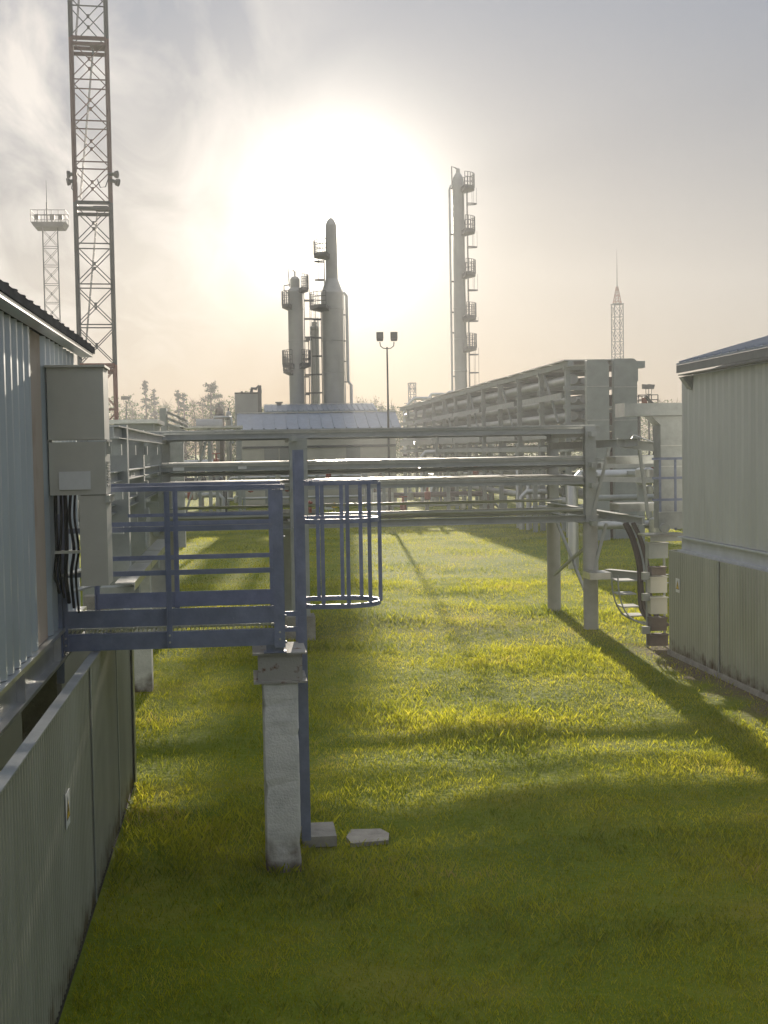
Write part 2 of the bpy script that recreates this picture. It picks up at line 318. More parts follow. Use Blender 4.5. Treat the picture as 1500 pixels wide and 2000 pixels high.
def blades():
    pts = []
    def vn(x, y):   # clumping
        return .5+.25*np.sin(x*3.1+np.sin(y*2.3)*1.5)+.25*np.sin(y*4.1+x*1.9)
    bands = [(4.6,9,-1.15,4.2,5200,1.0),(9,14,-1.15,6.9,4200,1.0),(14,22,-1.5,8.5,2200,1.2),(22,34,-3,11.5,1000,1.7),(34,60,-6,17,300,2.6),(60,110,-10,32,36,4.5)]
    V = []; 
    for y0,y1,x0,x1,dens,s in bands:
        n = int((y1-y0)*(x1-x0)*dens); x = rng.uniform(x0,x1,n); y = rng.uniform(y0,y1,n)
        # keep to what the lens can see plus a margin
        px = (x/y)*F+470; keep = (px > -250) & (px < 1800)
        keep &= rng.uniform(0,1,n) < (.75+.25*vn(x*.8,y*.8))
        keep &= ~((x < -1.10) & (y < 13.6)); keep &= ~((x > 6.78) & (y < 21.3))
        keep &= ~((x > .95) & (x < 1.2) & (y > 11.25) & (y < 11.65))
        # worn strip along the right-hand skirting
        worn = (x > 6.0) & (y < 21.6); keep &= ~(worn & (rng.uniform(0,1,n) < .75))
        def bare(cx_,cy_,rx,ry): return np.exp(-(((x-cx_)/rx)**2+((y-cy_)/ry)**2))
        br_ = np.maximum.reduce([bare(-.35,12.5,.45,.5), bare(.0,11.3,.25,.6), bare(1.1,11.9,.7,.25), bare(-.9,11.2,.2,.9), bare(3.2,17.5,1.2,.5), bare(2.5,29,3,2.0), bare(5,40,5,4)])
        keep &= rng.uniform(0,1,n) > br_*.75*(.6+.4*np.sin(x*9+y*7))
        x = x[keep]; y = y[keep]; n = len(x)
        z = ground_z(x, y)-.005
        cl = .7+.7*(.5+.5*np.sin(x*1.3+2*np.sin(y*.7)))*(.5+.5*np.cos(y*1.1+x*.5))
        fine = np.sin(x*7.3+3*np.sin(y*4.1))*np.sin(y*6.1+2*np.sin(x*5.2)); cl = cl*(1+.35*fine)
        near = np.minimum(np.abs(x+1.13)+1e3*(y>13.7), np.hypot(np.maximum(np.abs(x-.275)-.15,0), np.maximum(np.abs(y-10.75)-.15,0)))
        cl = cl*(1+1.1*np.exp(-near/.10)*rng.uniform(.2,1.2,len(x)))
        h = rng.gamma(5, 1/5., n)*.034*cl*np.minimum(s,1.6)**.5; wd = rng.uniform(.0028,.0055,n)*s
        a = rng.uniform(0,2*np.pi,n); b = rng.uniform(0,2*np.pi,n); ln = rng.uniform(.1,.8,n)*h
        bx = np.cos(a)*wd/2; by = np.sin(a)*wd/2
        lx = np.cos(b)*ln; ly = np.sin(b)*ln
        v = np.empty((n,4,3))
        v[:,0] = np.stack([x-bx,y-by,z],1); v[:,1] = np.stack([x+bx,y+by,z],1)
        v[:,2] = np.stack([x+bx*.7+lx*.35,y+by*.7+ly*.35,z+h*.6],1)
        v[:,3] = np.stack([x+lx,y+ly,z+h],1)
        V.append(v)
    V = np.concatenate(V); n = len(V); me = bpy.data.meshes.new('grass')
    me.vertices.add(n*4); me.vertices.foreach_set('co', V.reshape(-1))
    idx = np.arange(n)[:,None]*4
    tri = np.concatenate([idx+np.array([0,1,2]), idx+np.array([0,2,3])], 1).reshape(-1)
    me.loops.add(n*6); me.loops.foreach_set('vertex_index', tri)
    me.polygons.add(n*2); me.polygons.foreach_set('loop_start', np.arange(n*2)*3); me.polygons.foreach_set('loop_total', np.full(n*2,3))
    me.update(); me.validate(); me.materials.append(M['grass'])
    o = bpy.data.objects.new('grass', me); sc.collection.objects.link(o); o['kind'] = 'stuff'
    o['label'] = 'short sunlit green lawn grass between the two buildings'; o['category'] = 'grass'; print('blades', n)
blades()

# ------------------------------------------------------------------ left building
LB = T('metal_clad_building', 'blue grey ribbed metal building on the left with dark overhanging roof', 'building', (-1.5, 12, 0))
XW = -1.45; EZ = 4.235
mb = MB(); mb.corr((XW,1.0,0), (0,1,0), (1,0,0), 8.35, 2.02, EZ, .24, .032, flat=.2, back=.05); mb.corr((XW,9.95,0), (0,1,0), (1,0,0), 1.95, 2.02, EZ, .24, .032, flat=.2, back=.05); mb.build('wall', M['wallL'], LB)
MB().box(XW-.05,XW+.012,9.352,9.948,2.02,EZ).build('flat_panel', M['patch'], LB, 'flat tan panel between the ribs')
MB().box(-7,XW-.06,11.84,11.9,2.02,EZ+.02).build('end_wall', M['wallL'], LB); MB().box(-7,-1.52,.9,1,2.02,EZ).build('end_wall', M['wallL'], LB)
mb = MB(); mb.box(XW-.04,XW+.06,.9,12,1.985,2.015); mb.box(XW-.04,XW+.06,.9,12,1.765,1.79); mb.box(XW-.02,XW,.9,12,1.7905,1.9845)
for y in np.arange(3.5,12,1.7): mb.box(XW+.0005,XW+.055,y,y+.02,1.7905,1.9845)
mb.build('floor_beam', M['galv'], LB)
MB().box(-7,XW-.07,.95,11.95,1.95,2.0).build('floor', M['dark'], LB)
for y in (2.5,7.0,11.5): MB().box(-1.9,-1.6,y,y+.3,0,1.94).build('footing', M['rawconc'], LB)
# eave: light drip strip, dark fascia with rib ends
mb = MB(); mb.box(XW+.04,XW+.15,.8,12.25,EZ+.0,EZ+.03); mb.build('eave_strip', M['galv'], LB)
rp = math.tan(math.radians(12)); mb = MB()
mb.prism([(XW+.16,EZ+.032),(XW+.16,EZ+.09),(-4.4,EZ+.13+rp*3.15),(-7.6,EZ+.13-.0),(-7.6,EZ+.04),(-4.4,EZ+.04+rp*3.15)], .8, 12.3)
for y in np.arange(.9,12.2,.3): mb.beam((XW+.158,y,EZ+.096),(-4.38,y,EZ+.136+rp*3.14),.05,.014)
mb.build('roof', M['roofdark'], LB)
MB().prism([(-1.5,EZ),(-4.4,EZ+rp*2.9+.03),(-7,EZ)], 11.86, 11.9).build('gable', M['wallL'], LB)

# left skirting wall (stands apart from the building)
SK = T('corrugated_skirting', 'dull corrugated metal skirting wall closing the underfloor on the left, beside the lawn', 'wall', (-1.14, 8, 0))
mb = MB(); mb.corr((-1.165,2,0), (0,1,0), (1,0,0), 11.5, .05, 1.80, .082, .022, flat=.3, back=.03)
mb.corr((-1.17,13.53,0), (-1,0,0), (0,1,0), 2.2, .05, 1.80, .082, .022, flat=.3, back=.03); mb.build('sheet', M['skirt'], SK)
MB().box(-1.20,-1.13,2,13.56,1.803,1.815).build('cap', M['galv_dull'], SK)
MB().box(-1.125,-1.118,13.42,13.57,.03,1.80).box(-1.24,-1.126,13.556,13.562,.03,1.80).build('corner_trim', M['galv'], SK)
for y in (5.6,9.9,11.9): MB().box(-1.139,-1.133,y,y+.05,.04,1.80).build('joint_strip', M['galv_dull'], SK)
MB().box(-1.21,-1.145,2,13.5,0,.045).build('base_rail', M['dark'], SK)

def warn_sign(name, label, org, u, n):
    """small white plate with a yellow black-edged warning triangle and bolt"""
    o = T(name, label, 'sign', org); org = Vector(org); u = Vector(u); n = Vector(n); v = Vector((0,0,1))
    def q(pts, off, th):
        m = MB(); k = len(pts)
        vs = [org+u*a+v*b+n*off for a, b in pts]+[org+u*a+v*b+n*(off+th) for a, b in pts]
        return m.add(vs, [tuple(range(k)), tuple(range(2*k-1,k-1,-1))]+[(i,(i+1)%k,k+(i+1)%k,k+i) for i in range(k)])
    q([(-.09,-.11),(.09,-.11),(.09,.11),(-.09,.11)], 0, .003).build('backplate', M['plate'], o)
    q([(-.075,-.06),(.075,-.06),(0,.08)], .0035, .001).build('border', M['black'], o)
    q([(-.058,-.051),(.058,-.051),(0,.058)], .005, .001).build('triangle', M['yellow'], o)
    q([(-.004,.03),(-.02,-.012),(-.002,-.008),(-.010,-.040),(.018,.002),(.001,0),(.012,.03)], .0065, .001).build('bolt_mark', M['black'], o)
warn_sign('warning_sign', 'white warning sign with yellow triangle on the left corrugated skirting', (-1.138,8.5,1.12), (0,1,0), (1,0,0))
warn_sign('warning_sign', 'white warning sign with yellow triangle on the right building skirting', (6.772,20.2,1.16), (0,-1,0), (-1,0,0))

# wall cabinet
CB = T('electrical_cabinet', 'tall beige electrical cabinet on the left wall behind the blue platform', 'cabinet', (-1.2,10.05,2.4))
ub = MB().box(-1.41,-1.0,10.05,10.42,3.47,4.0).build('upper_box', M['cab'], CB)
mbx = MB().box(-1.41,-1.0,10.055,10.42,3.06,3.452).build('middle_box', M['cab'], CB)
MB().box(-1.2,-1.0,10.06,10.42,2.38,3.055).build('lower_box', M['cab'], CB)
MB().box(-1.42,-.985,10.03,10.43,4.003,4.02).build('top_ledge', M['cab'], ub)
MB().box(-1.003,-.982,10.05,10.43,3.455,3.467).build('ledge', M['galv'], mbx)
MB().box(-1.01,-.975,10.05,10.43,3.0,3.055).build('ledge', M['galv'], CB)
mb = MB()
for k in range(9): mb.box(-.999,-.992,10.12,10.35,3.12+k*.022,3.13+k*.022)
mb.build('vent_louvre', M['galv'], mbx)
MB().box(-1.34,-1.11,10.043,10.049,3.1,3.235).build('nameplate', M['plate'], mbx)
MB().box(-.999,-.985,10.2,10.22,3.42,3.45).box(-.999,-.97,10.2,10.215,3.36,3.4199).build('handle', M['galv'], mbx)
CBc = T('cable_bundle', 'thick dark cables hanging below the beige cabinet beside the blue railing', 'cables', (-1.3,10.2,2.3))
for k in range(5):
    x = -1.385+k*.036; w1, w2 = random.uniform(-.01,.01), random.uniform(-.015,.015); MB().tube([(x,10.16+.03*(k%2),3.06),(x+w1,10.17,2.88),(x-w1*1.5+w2,10.2,2.65),(x-.02+w2,10.26,2.45),(x-.03,10.45,2.3-.04*k)], (.014,.010,.016,.012,.009)[k], 8, soft=5).build('cable', M['cable'], CBc)
MB().box(-1.40,-1.22,10.14,10.24,2.62,2.64).build('clamp', M['galv'], CBc)
for i,(z,y) in enumerate(((2.42,10.5),(2.25,10.9))):
    o = T('wall_bracket', ['pale steel bracket on the left wall above the platform deck, upper one','pale steel bracket on the left wall above the platform deck, lower one'][i], 'bracket', (-1.4,y,z), 'brackets on the left wall')
    MB().beam((-1.41,y,z),(-1.2,y+.15,z+.05),.1,.012).build('arm', M['galv'], o); MB().box(-1.417,-1.411,y-.05,y+.05,z-.06,z+.06).build('plate', M['galv'], o)

# ------------------------------------------------------------------ blue platform
DZ = 2.0; YN, YF = 10.57, 11.87; XL, XR = -1.40, .31
PF = T('access_platform', 'blue steel access platform with railings between the left wall and the concrete pillar', 'platform', (XL, YN, DZ))
B = M['blue']
def chan(p0, p1, h, dirn):    # channel with flanges
    m = MB(); m.beam(p0, p1, .008, h); 
    for s_ in (1,-1): m.beam(Vector(p0)+Vector((0,dirn*.034,s_*(h/2-.005))), Vector(p1)+Vector((0,dirn*.034,s_*(h/2-.005))), .06, .009)
    return m
chan((XL,YN,DZ-.115),(XR,YN,DZ-.115),.13,1).build('side_channel', B, PF)
chan((XL,YF,DZ-.115),(XR,YF,DZ-.115),.13,-1).build('side_channel', B, PF)
for x in (XL,XR): MB().beam((x,YN+.07,DZ-.115),(x,YF-.07,DZ-.115),.01,.13).build('end_channel', B, PF)
mb = MB()
for x in np.arange(XL+.02,XR,.034): mb.box(x,x+.004,YN+.01,YF-.01,DZ-.045,DZ-.008)
for y in np.arange(YN+.03,YF,.075): mb.box(XL,XR,y,y+.006,DZ-.020,DZ-.006)
mb.build('deck_grating', M['galv'], PF)
for y, nm in ((YN,-1),(YF,1)):
    MB().box(XL+.02 if y==YN else XL+.12,XR,y-.003,y+.003,DZ+.0,DZ+.135).build('toe_board', B, PF)
    m = MB(); m.box(XL-.02,XR+.03,y-.022,y+.022,DZ+1.095,DZ+1.10); m.box(XL-.02,XR+.03,y-.022-.003,y-.022,DZ+1.062,DZ+1.10); m.build('top_rail', B, PF)
    for z in ((.765,.42) if y==YN else (.74,.44)):
        MB().box(XL,XR,y-.002,y+.004,DZ+z-.02,DZ+z+.02).build('mid_rail', B, PF)
    if y==YF: MB().box(XL+.4,XR,y+.006,y+.012,DZ+.80,DZ+.83).build('mid_rail', B, PF)
for (x,y,wd) in ((XL+.01,YN-.012,.042),(-.585,YN-.012,.042),(XL+.12,YF+.014,.042),(-.585,YF+.014,.042)):
    MB().box(x-wd/2,x+wd/2,y-.006,y+.006,DZ-.17,DZ+1.06).box(x-wd/2,x-wd/2+.006,y-.04,y-.0065,DZ-.17,DZ+1.06).build('post', B, PF)
for y in (YN-.014,YF+.016):
    MB().box(XR-.075,XR+.012,y-.006,y+.006,DZ-.20,DZ+1.061).box(XR+.006,XR+.012,y+.0065,y+.05,DZ-.20,DZ+1.061).build('corner_post', B, PF)
MB().box(XL-.06,XL-.005,YN-.06,YN-.015,1.58,2.9).build('wall_leg', B, PF)
mb = MB(); mb.box(XR-.14,XR-.001,YN+.01,YN+.11,1.762,1.82); mb.box(XR-.16,XR+.02,YN,YN+.13,1.754,1.762); mb.build('foot', B, PF)
for (x,y) in ((-.585,YN-.0185),(XR-.03,YN-.0205),(XL+.012,YN-.0185)):
    for z in (-.075,-.13): MB().tube([(x,y,DZ+z),(x,y-.008,DZ+z)], .009, 6).build('bolt', M['galv'], PF)
for z in (.68,.05,-.04,-.16): MB().tube([(XR+.012,YN+.01,DZ+z),(XR+.026,YN+.01,DZ+z)], .012, 6).build('bolt', M['galv'], PF)

# concrete pillar with steel cap
CP = T('concrete_pillar', 'whitewashed square concrete pillar standing on the grass under the blue platform', 'pillar', (.275,10.72,0))
mb = MB(); nz_ = 26
import itertools
pv = []; pf = []
for j in range(nz_+1):
    z = -.05+j*(1.55/nz_)
    chip = {3:(3,.02),4:(3,.035),5:(3,.015),11:(0,.02),12:(0,.03),19:(3,.02),23:(0,.025)}.get(j)
    for k,(a,b) in enumerate(((-.142,-.13),(-.128,-.145),(.128,-.145),(.142,-.13),(.142,.13),(.128,.145),(-.128,.145),(-.142,.13))):
        jit = random.uniform(-.002,.002)
        if chip and k in (chip[0], chip[0]+(-1 if chip[0]==3 else 1)): a *= 1-chip[1]*4; b *= 1-chip[1]*2
        pv.append((.275+a+jit, 10.75+b+jit, z))
for j in range(nz_):
    for k in range(8): pf.append((j*8+k,j*8+(k+1)%8,(j+1)*8+(k+1)%8,(j+1)*8+k))
pf.append(tuple(range(nz_*8,nz_*8+8))); mb.add(pv,pf); mb.build('shaft', M['concrete'], CP)
mb = MB(); mb.box(.10,.455,10.61,10.64,1.525,1.735); mb.box(.12,.14,10.64,11.2,1.525,1.735); mb.box(.415,.435,10.64,11.2,1.525,1.735); mb.build('cap_beam', M['rust'], CP)
MB().box(.06,.49,10.585,11.2,1.737,1.752).build('top_flange', M['rust'], CP)
MB().box(.065,.49,10.59,11.2,1.505,1.522).build('bottom_flange', M['rust'], CP)

# caged ladder
LD = T('caged_ladder', 'blue steel ladder with safety cage standing at the right end of the platform', 'ladder', (.48,11.4,0))
for y in (11.12,11.58): MB().box(.445,.52,y-.006,y+.006,.07,3.37).build('stile', B, LD)
for k in range(10): MB().tube([(.482,11.126,.35+k*.3),(.482,11.574,.35+k*.3)], .01, 8).build('rung', B, LD)
yc = 11.35; rr = .33
def hoop(z, hh=.04):
    pts = [(.52,yc-.235),(.56,yc-.31)]+[(.83+.335*math.cos(a), yc+.33*math.sin(a)) for a in np.linspace(-math.pi*.5,math.pi*.5,17)]+[(.56,yc+.31),(.52,yc+.235)]
    m = MB()
    ins = []
    c = (.82,yc)
    vs = []
    for (x,y) in pts:
        d = Vector((x-c[0],y-c[1])).normalized()*.005
        vs += [(x+d.x,y+d.y,z-hh/2),(x+d.x,y+d.y,z+hh/2),(x-d.x,y-d.y,z+hh/2),(x-d.x,y-d.y,z-hh/2)]
    n = len(pts); fs = [(i*4+k,i*4+(k+1)%4,(i+1)*4+(k+1)%4,(i+1)*4+k) for i in range(n-1) for k in range(4)]+[(0,1,2,3),(4*n-1,4*n-2,4*n-3,4*n-4)]
    return m.add(vs,fs)
for z in (3.09,2.77,2.06): hoop(z).build('hoop', B, LD)
for a in (-75,-40,-5.5,40,75,0.0):
    ar = math.radians(a)
    if a == 0.0: x, y = 1.171, yc
    elif abs(a) > 70: x, y = .66, yc+math.copysign(.325,a)
    else: x, y = .83+.342*math.cos(math.radians(62 if abs(a)>30 else 10))*1.0, yc+math.copysign(.30,a)
    if a == -5.5: x, y = .87, yc-.335
    if a == -40: x, y = 1.06, yc-.24
    if a == 40: x, y = 1.03, yc+.255
    MB().box(x-.016,x+.016,y-.004,y+.004,2.06,3.09).build('cage_strap', B, LD)
MB().box(.87-.016,.87+.016,yc+.327,yc+.335,2.06,3.09).build('cage_strap', B, LD)
for z in (2.0,1.87): MB().box(XR+.02,.445,11.11,11.13,z-.02,z+.02).build('stay', B, LD)
o = MB().box(.455,.745,11.22,11.66,-.02,.07).build('ladder_footing', M['rawconc']); o['label'] = 'low grey concrete block under the foot of the ladder'; o['category'] = 'footing'
mb = MB(); mb.prism([(.86,11.2),(1.19,11.24),(1.22,11.45),(1.16,11.6),(.9,11.62),(.84,11.4)], -.03, .006, 'z'); o = mb.build('stone_slab', M['rawconc']); o['label'] = 'flat pale stone slab half sunk in the grass right of the ladder footing'; o['category'] = 'slab'

# ------------------------------------------------------------------ trestle carrying cable trays
TY0, TY1 = 23.9, 26.8
TR = T('cable_trestle', 'long grey steel trestle of stacked cable trays crossing the lawn behind the platform', 'trestle', (2.4, 25, 0))
G = M['paintg']
def column(x, y, w, z0, z1, mat_, conc_to):
    m = MB(); m.lathe(x, y, [(w/2,-.05),(w/2,conc_to)], 12); m.build('concrete_column', M['smoothconc'], TR)
    mm = MB(); mm.box(x-w*.36,x+w*.36,y-w*.36,y-w*.36+.012,conc_to,z1); mm.box(x-w*.36,x+w*.36,y+w*.36-.012,y+w*.36,conc_to,z1); mm.box(x-.006,x+.006,y-w*.36+.012,y+w*.36-.012,conc_to,z1)
    mm.box(x-w*.55,x+w*.55,y-w*.55,y+w*.55,conc_to-.0,conc_to+.015); mm.build('steel_column', mat_, TR)
XRr = 6.36; XLl = -1.5
for y in (TY0,TY1):
    column(XRr, y, .28, 0, 3.75, G, 1.98)
    column(XLl, y, .28, 0, 3.75, G, 1.98)
mb = MB(); mb.box(.86,1.18,TY0-.15,TY0+.15,.4,3.6).build('middle_column', G, TR)
MB().box(.74,1.26,TY0-.3,TY0+.25,-.05,.42).build('plinth', M['rawconc'], TR)
MB().box(.75,1.0,TY1-.15,TY1+.15,-.05,1.98).build('middle_column', G, TR)
ZA, ZB, ZC, ZE = 3.74, 3.165, 2.79, 2.11
for y in (TY0,TY1):
    MB().ibeam((XLl-.2,y,ZA-.07),(XRr+.2,y,ZA-.07),.12,.14).build('long_beam', G, TR)
    MB().ibeam((XLl-.1,y,ZB-.07),(XRr+.15,y,ZB-.07),.10,.12).build('long_beam', G, TR)
    MB().ibeam((XLl-.1,y,ZC-.06),(XRr+.15,y,ZC-.06),.10,.11).build('long_beam', G, TR)
    MB().ibeam((XLl-.1,y,ZE-.065),(XRr+.15,y,ZE-.065),.14,.13).build('long_beam', G, TR)
for x in (XLl,.95,XRr):
    for z in (ZA-.15,ZB-.14,ZC-.13,ZE-.14):
        MB().beam((x,TY0-.35,z),(x,TY1+.3,z),.1,.09).build('cross_beam', G, TR)
# tray covers, full width, on three levels
for z, nm in ((ZA+.002,'a'),(ZB+.002,'b'),(ZC+.002,'c')):
    for k,(y0,y1) in enumerate(((TY0-.02,TY0+.92),(TY0+.97,TY0+1.9),(TY0+1.94,TY1+.04))):
        m = MB(); m.box(XLl-.15,XRr+.1,y0,y1,z,z+.018); m.box(XLl-.15,XRr+.1,y0,y0+.006,z-.05 if nm!='c' else z-.05,z-.0005); m.box(XLl-.15,XRr+.1,y1-.006,y1,z-.05,z-.0005)
        for x in np.arange(XLl+.2,XRr,1.3): m.box(x,x+.03,y0,y1,z+.0185,z+.026)
        m.build('cable_tray', M['galv'], TR)
for z, y, r in ((2.19,TY0+.5,.04),(2.28,TY1-.3,.03),(3.0,TY0+.2,.02),(2.93,TY1,.03)):
    MB().tube([(XLl-.1,y,z),(XRr+.1,y,z+.01)], r, 10).build('pipe', M['pipe'], TR)
MB().box(-1.2,-1.0,TY0-.075,TY0-.07,ZB-.11,ZB-.05).box(-.05,.1,TY0-.075,TY0-.07,ZB-.1,ZB-.05).build('tag_plate', M['plate'], TR)
# bracing at the right-hand portal
for p, q in (((XRr,TY0-.1,2.05),(XRr+.35,TY0-.1,3.35)),((XRr+.28,TY0-.1,1.95),(XRr-.0,TY0-.12,1.0)),((XRr-.05,TY1-.2,.75),(XRr+.05,TY0+.1,1.6)),((XRr,TY1-.2,1.9),(XRr,TY0+.2,.55))):
    MB().beam(p,q,.05,.05).build('brace', G, TR)
MB().box(XRr-.2,XRr+.2,TY0-.7,TY0-.2,.98,1.1).build('bracket', M['galv'], TR)

# spur of the trestle to the right building
SP = T('cable_spur', 'grey steel arms and trays linking the trestle to the end of the right building', 'trestle', (6.6,23,2))
MB().ibeam((6.1,TY1,3.38),(6.62,22.3,3.42),.14,.14).build('arm', G, SP)
MB().ibeam((6.42,22.9,3.42),(7.35,22.7,3.30),.14,.16).build('arm', G, SP)
MB().ibeam((XRr+.15,TY0,1.02),(7.2,22.6,1.02),.16,.16).build('arm', G, SP)
MB().ibeam((6.05,26.6,2.17),(6.75,22.5,2.05),.14,.14).build('arm', G, SP)
for z,y in ((3.16,23.4),(2.32,23.2)):
    m = MB(); m.box(6.45,7.4,y-.3,y+.3,z,z+.02); m.box(6.45,7.4,y-.3,y-.29,z-.12,z-.0005); m.box(6.45,7.4,y+.29,y+.3,z-.12,z-.0005); m.build('tray', M['galv'], SP)
MB().tube([(6.65,22.9,3.42),(6.7,22.8,3.55),(7.0,22.7,3.42),(7.3,22.6,3.38)], .012, 6).build('guy_wire', M['galv'], SP)
for k,(z0,z1) in enumerate(((2.75,2.62),(3.0,3.0))):
    MB().beam((6.5,24.5,z0),(9.5,25.5,z1),.25,.1).build('tray', M['galv_dull'], SP)
MB().beam((6.75,22.65,3.3),(6.9,22.65,2.1),.05,.05).build('brace', G, SP)

# box duct out of the right building
BD = T('box_duct', 'pale grey box duct turning down beside the end of the right building', 'duct', (7,21.9,2))
MB().box(6.22,7.5,21.75,22.25,3.86,4.07).build('horizontal_duct', M['galv_dull'], BD)
MB().prism([(6.86,1.95),(6.86,3.70),(6.70,3.855),(7.5,3.855),(7.5,1.95)], 21.8, 22.2).build('vertical_duct', M['galv_dull'], BD)
MB().box(6.21,6.23,21.74,22.26,3.85,4.08).build('end_flange', M['galv'], BD)
MB().box(6.85,7.5,21.79,21.798,3.35,3.36).box(6.85,7.5,21.79,21.798,3.0,3.01).build('seam', M['galv'], BD)

# rail by the right building
RR = T('guard_rail', 'short blue guard rail at the far end of the right building', 'railing', (6.8,21.4,2))
for z in (3.14,2.82,2.46): MB().box(6.58,7.3,21.4,21.41,z-.02,z+.02).build('rail', B, RR)
for x in (6.72,6.98): MB().box(x-.02,x+.02,21.411,21.42,1.95,3.14).build('post', B, RR)
MB().box(6.66,7.3,21.3,21.395,2.0,2.26).build('toe_box', M['galv_dull'], RR)
RP = T('entry_deck', 'small grey steel deck at the foot of the short blue guard rail', 'deck', (6.9,21.4,1.85))
MB().box(6.42,7.1,21.22,21.7,1.87,1.90).build('plate', M['galv'], RP); MB().box(6.5,7.1,21.25,21.27,1.78,1.869).build('lip', G, RP)
MB().tube([(6.73,21.2,2.0),(6.73,21.28,2.0)], .08, 16).build('hub', M['galv_dull'], RP)

# stack of junction boxes on a frame
JB = T('junction_box_stack', 'upright stack of grey junction boxes on a frame at the corner of the right skirting', 'junction boxes', (6.6,21.4,0))
for x in (6.5,6.8): MB().box(x-.015,x+.015,21.46,21.5,0,1.77).build('frame_post', G, JB)
for i,(z,h,wd,mt) in enumerate(((1.50,.24,.16,'paintg'),(1.22,.12,.12,'brown'),(.93,.25,.14,'cab'),(.58,.26,.14,'cab'),(.30,.2,.13,'brown'),(.05,.17,.15,'brown'))):
    MB().box(6.64-wd,6.64+wd,21.27,21.458,z,z+h).box(6.64-wd-.015,6.64+wd+.015,21.25,21.46,z+h+.0005,z+h+.02).build('junction_box', M[mt], JB, None if mt!='cab' else 'pale greenish junction box')
for z in (.25,.8,1.15): MB().box(6.38,6.5,21.3,21.4,z,z+.12).build('side_box', M['galv_dull'], JB)

# drooping cables + ladder tray
CD = T('cable_drop', 'thick dark cables drooping from the trestle to the junction boxes', 'cables', (6.4,22,0))
for k in range(5):
    x0 = 6.72+.05*k+.0; yy = 22.35+.07*(k%3)
    x1 = 6.45-.02*(k-3)
    MB().tube([(x0-.35,yy,2.03),(x0-.22,yy,1.75),(x0-.12,yy-.05,1.3),(x0-.12,yy-.1,.9),(x0-.12+.02*k,yy-.2,.55),(x0-.02,yy-.4,.38),(6.95,21.75,.33)], .027, 8, soft=4).build('cable', M['cableb'], CD)
CT = T('ladder_tray', 'curved thin ladder tray guiding the drooping cables down to the ground', 'cable tray', (6.2,22.3,0))
for y in (22.15,22.55): MB().tube([(6.2,y,1.15),(6.22,y,.85),(6.29,y,.6),(6.4,y-.1,.42),(6.6,y-.3,.33),(6.8,y-.5,.33)], .014, 6, soft=3).build('side_rail', M['galv_dull'], CT)
for (x,z) in ((6.2,1.05),(6.23,.82),(6.29,.6),(6.38,.44)): MB().box(x-.01,x+.3,22.16,22.54,z-.01,z+.01).build('rung', M['galv_dull'], CT)

# ------------------------------------------------------------------ left branch of the trestle
TL = T('left_trestle', 'grey steel trestle running away behind the beige cabinet and the left skirting', 'trestle', (-1.6,19,0))
for y in (19.1,):
    for x in (-1.47,):
        m = MB().box(x-.155,x+.155,y-.15,y+.15,-.05,1.9); m.build('concrete_column', M['concrete'], TL)
        MB().box(x-.11,x+.11,y-.11,y+.11,1.9,3.7).build('steel_column', G, TL)
MB().box(-1.85,-1.3,15.6,15.8,-.05,3.7).build('steel_column', G, TL)
for z,h,x in ((3.67,.14,-1.36),(3.17,.12,-1.42),(2.79,.11,-1.5)):
    MB().ibeam((x,14.6,z-h/2),(x,TY0-.35,z-h/2),.12,h).build('long_beam', M['galv_dull'], TL)
for y in (15.0,17.0,19.1,21.4):
    for z in (3.42,2.93,2.55): MB().box(-2.9,-1.31,y-.06,y+.06,z-.07,z+.05).build('cross_beam', G, TL)
for z in (3.52,3.03,2.62):
    MB().box(-2.7,-1.75,14.6,TY0-.4,z,z+.02).box(-1.756,-1.75,14.6,TY0-.4,z-.06,z-.0005).build('cable_tray', M['galv'], TL)
for (y0,y1) in ((13.7,16.2),(16.3,18.2),(18.3,20.6)):
    MB().box(-1.30,-1.10,y0,y1,2.04,2.055).box(-1.11,-1.10,y0,y1,1.97,2.0395).build('low_tray', M['galv'], TL)
for y in (14.2,17.6): MB().box(-1.5,-1.1,y,y+.25,1.86,1.96).build('tray_bracket', G, TL)
MB().box(-1.7,-1.45,14.4,14.6,.0,1.85).build('footing', M['rawconc'], TL)

# ------------------------------------------------------------------ right building
RB = T('metal_clad_building', 'pale ribbed metal building on the right with blue grey pitched roof', 'building', (6.9,21,0))
XQ = 6.92
YW = atx(1330,900,XQ-.02).y; YS = atx(1305,1200,6.78).y; YE = atx(1321,742,XQ-.2).y
print('right ends', YW, YS, YE)
MB().corr((XQ,YW,0),(0,-1,0),(-1,0,0),15.5,1.93,4.42,.25,.032,flat=.22,back=.05).build('wall', M['wallR'], RB)
MB().corr((XQ+.06,YW+.05,0),(1,0,0),(0,1,0),5,1.93,4.42,.25,.03,flat=.22,back=.05).build('end_wall', M['wallR'], RB)
m = MB(); m.box(XQ-.07,XQ+.04,5,YW+.05,1.895,1.92); m.box(XQ-.0,XQ+.02,5,YW+.05,1.71,1.8945); m.box(XQ-.07,XQ+.04,5,YW+.05,1.665,1.7095); m.build('floor_beam', M['beampaint'], RB)
m = MB(); m.box(XQ-.2,XQ-.17,4.8,YE,4.47,4.585); m.box(XQ-.17,XQ-.04,4.8,YE,4.43,4.445); m.build('fascia', M['fascia'], RB)
sl2 = .27; m = MB()
m.prism([(XQ-.2,4.59),(XQ-.2,4.62),(XQ+3.3,4.62+sl2*3.5),(XQ+6.8,4.62),(XQ+6.8,4.59),(XQ+3.3,4.59+sl2*3.5)], 4.8, YE)
for y in np.arange(4.9,YE-.05,.3): m.beam((XQ-.2,y,4.63),(XQ+3.3,y,4.63+sl2*3.5),.035,.03)
m.build('roof', M['roofblue'], RB)
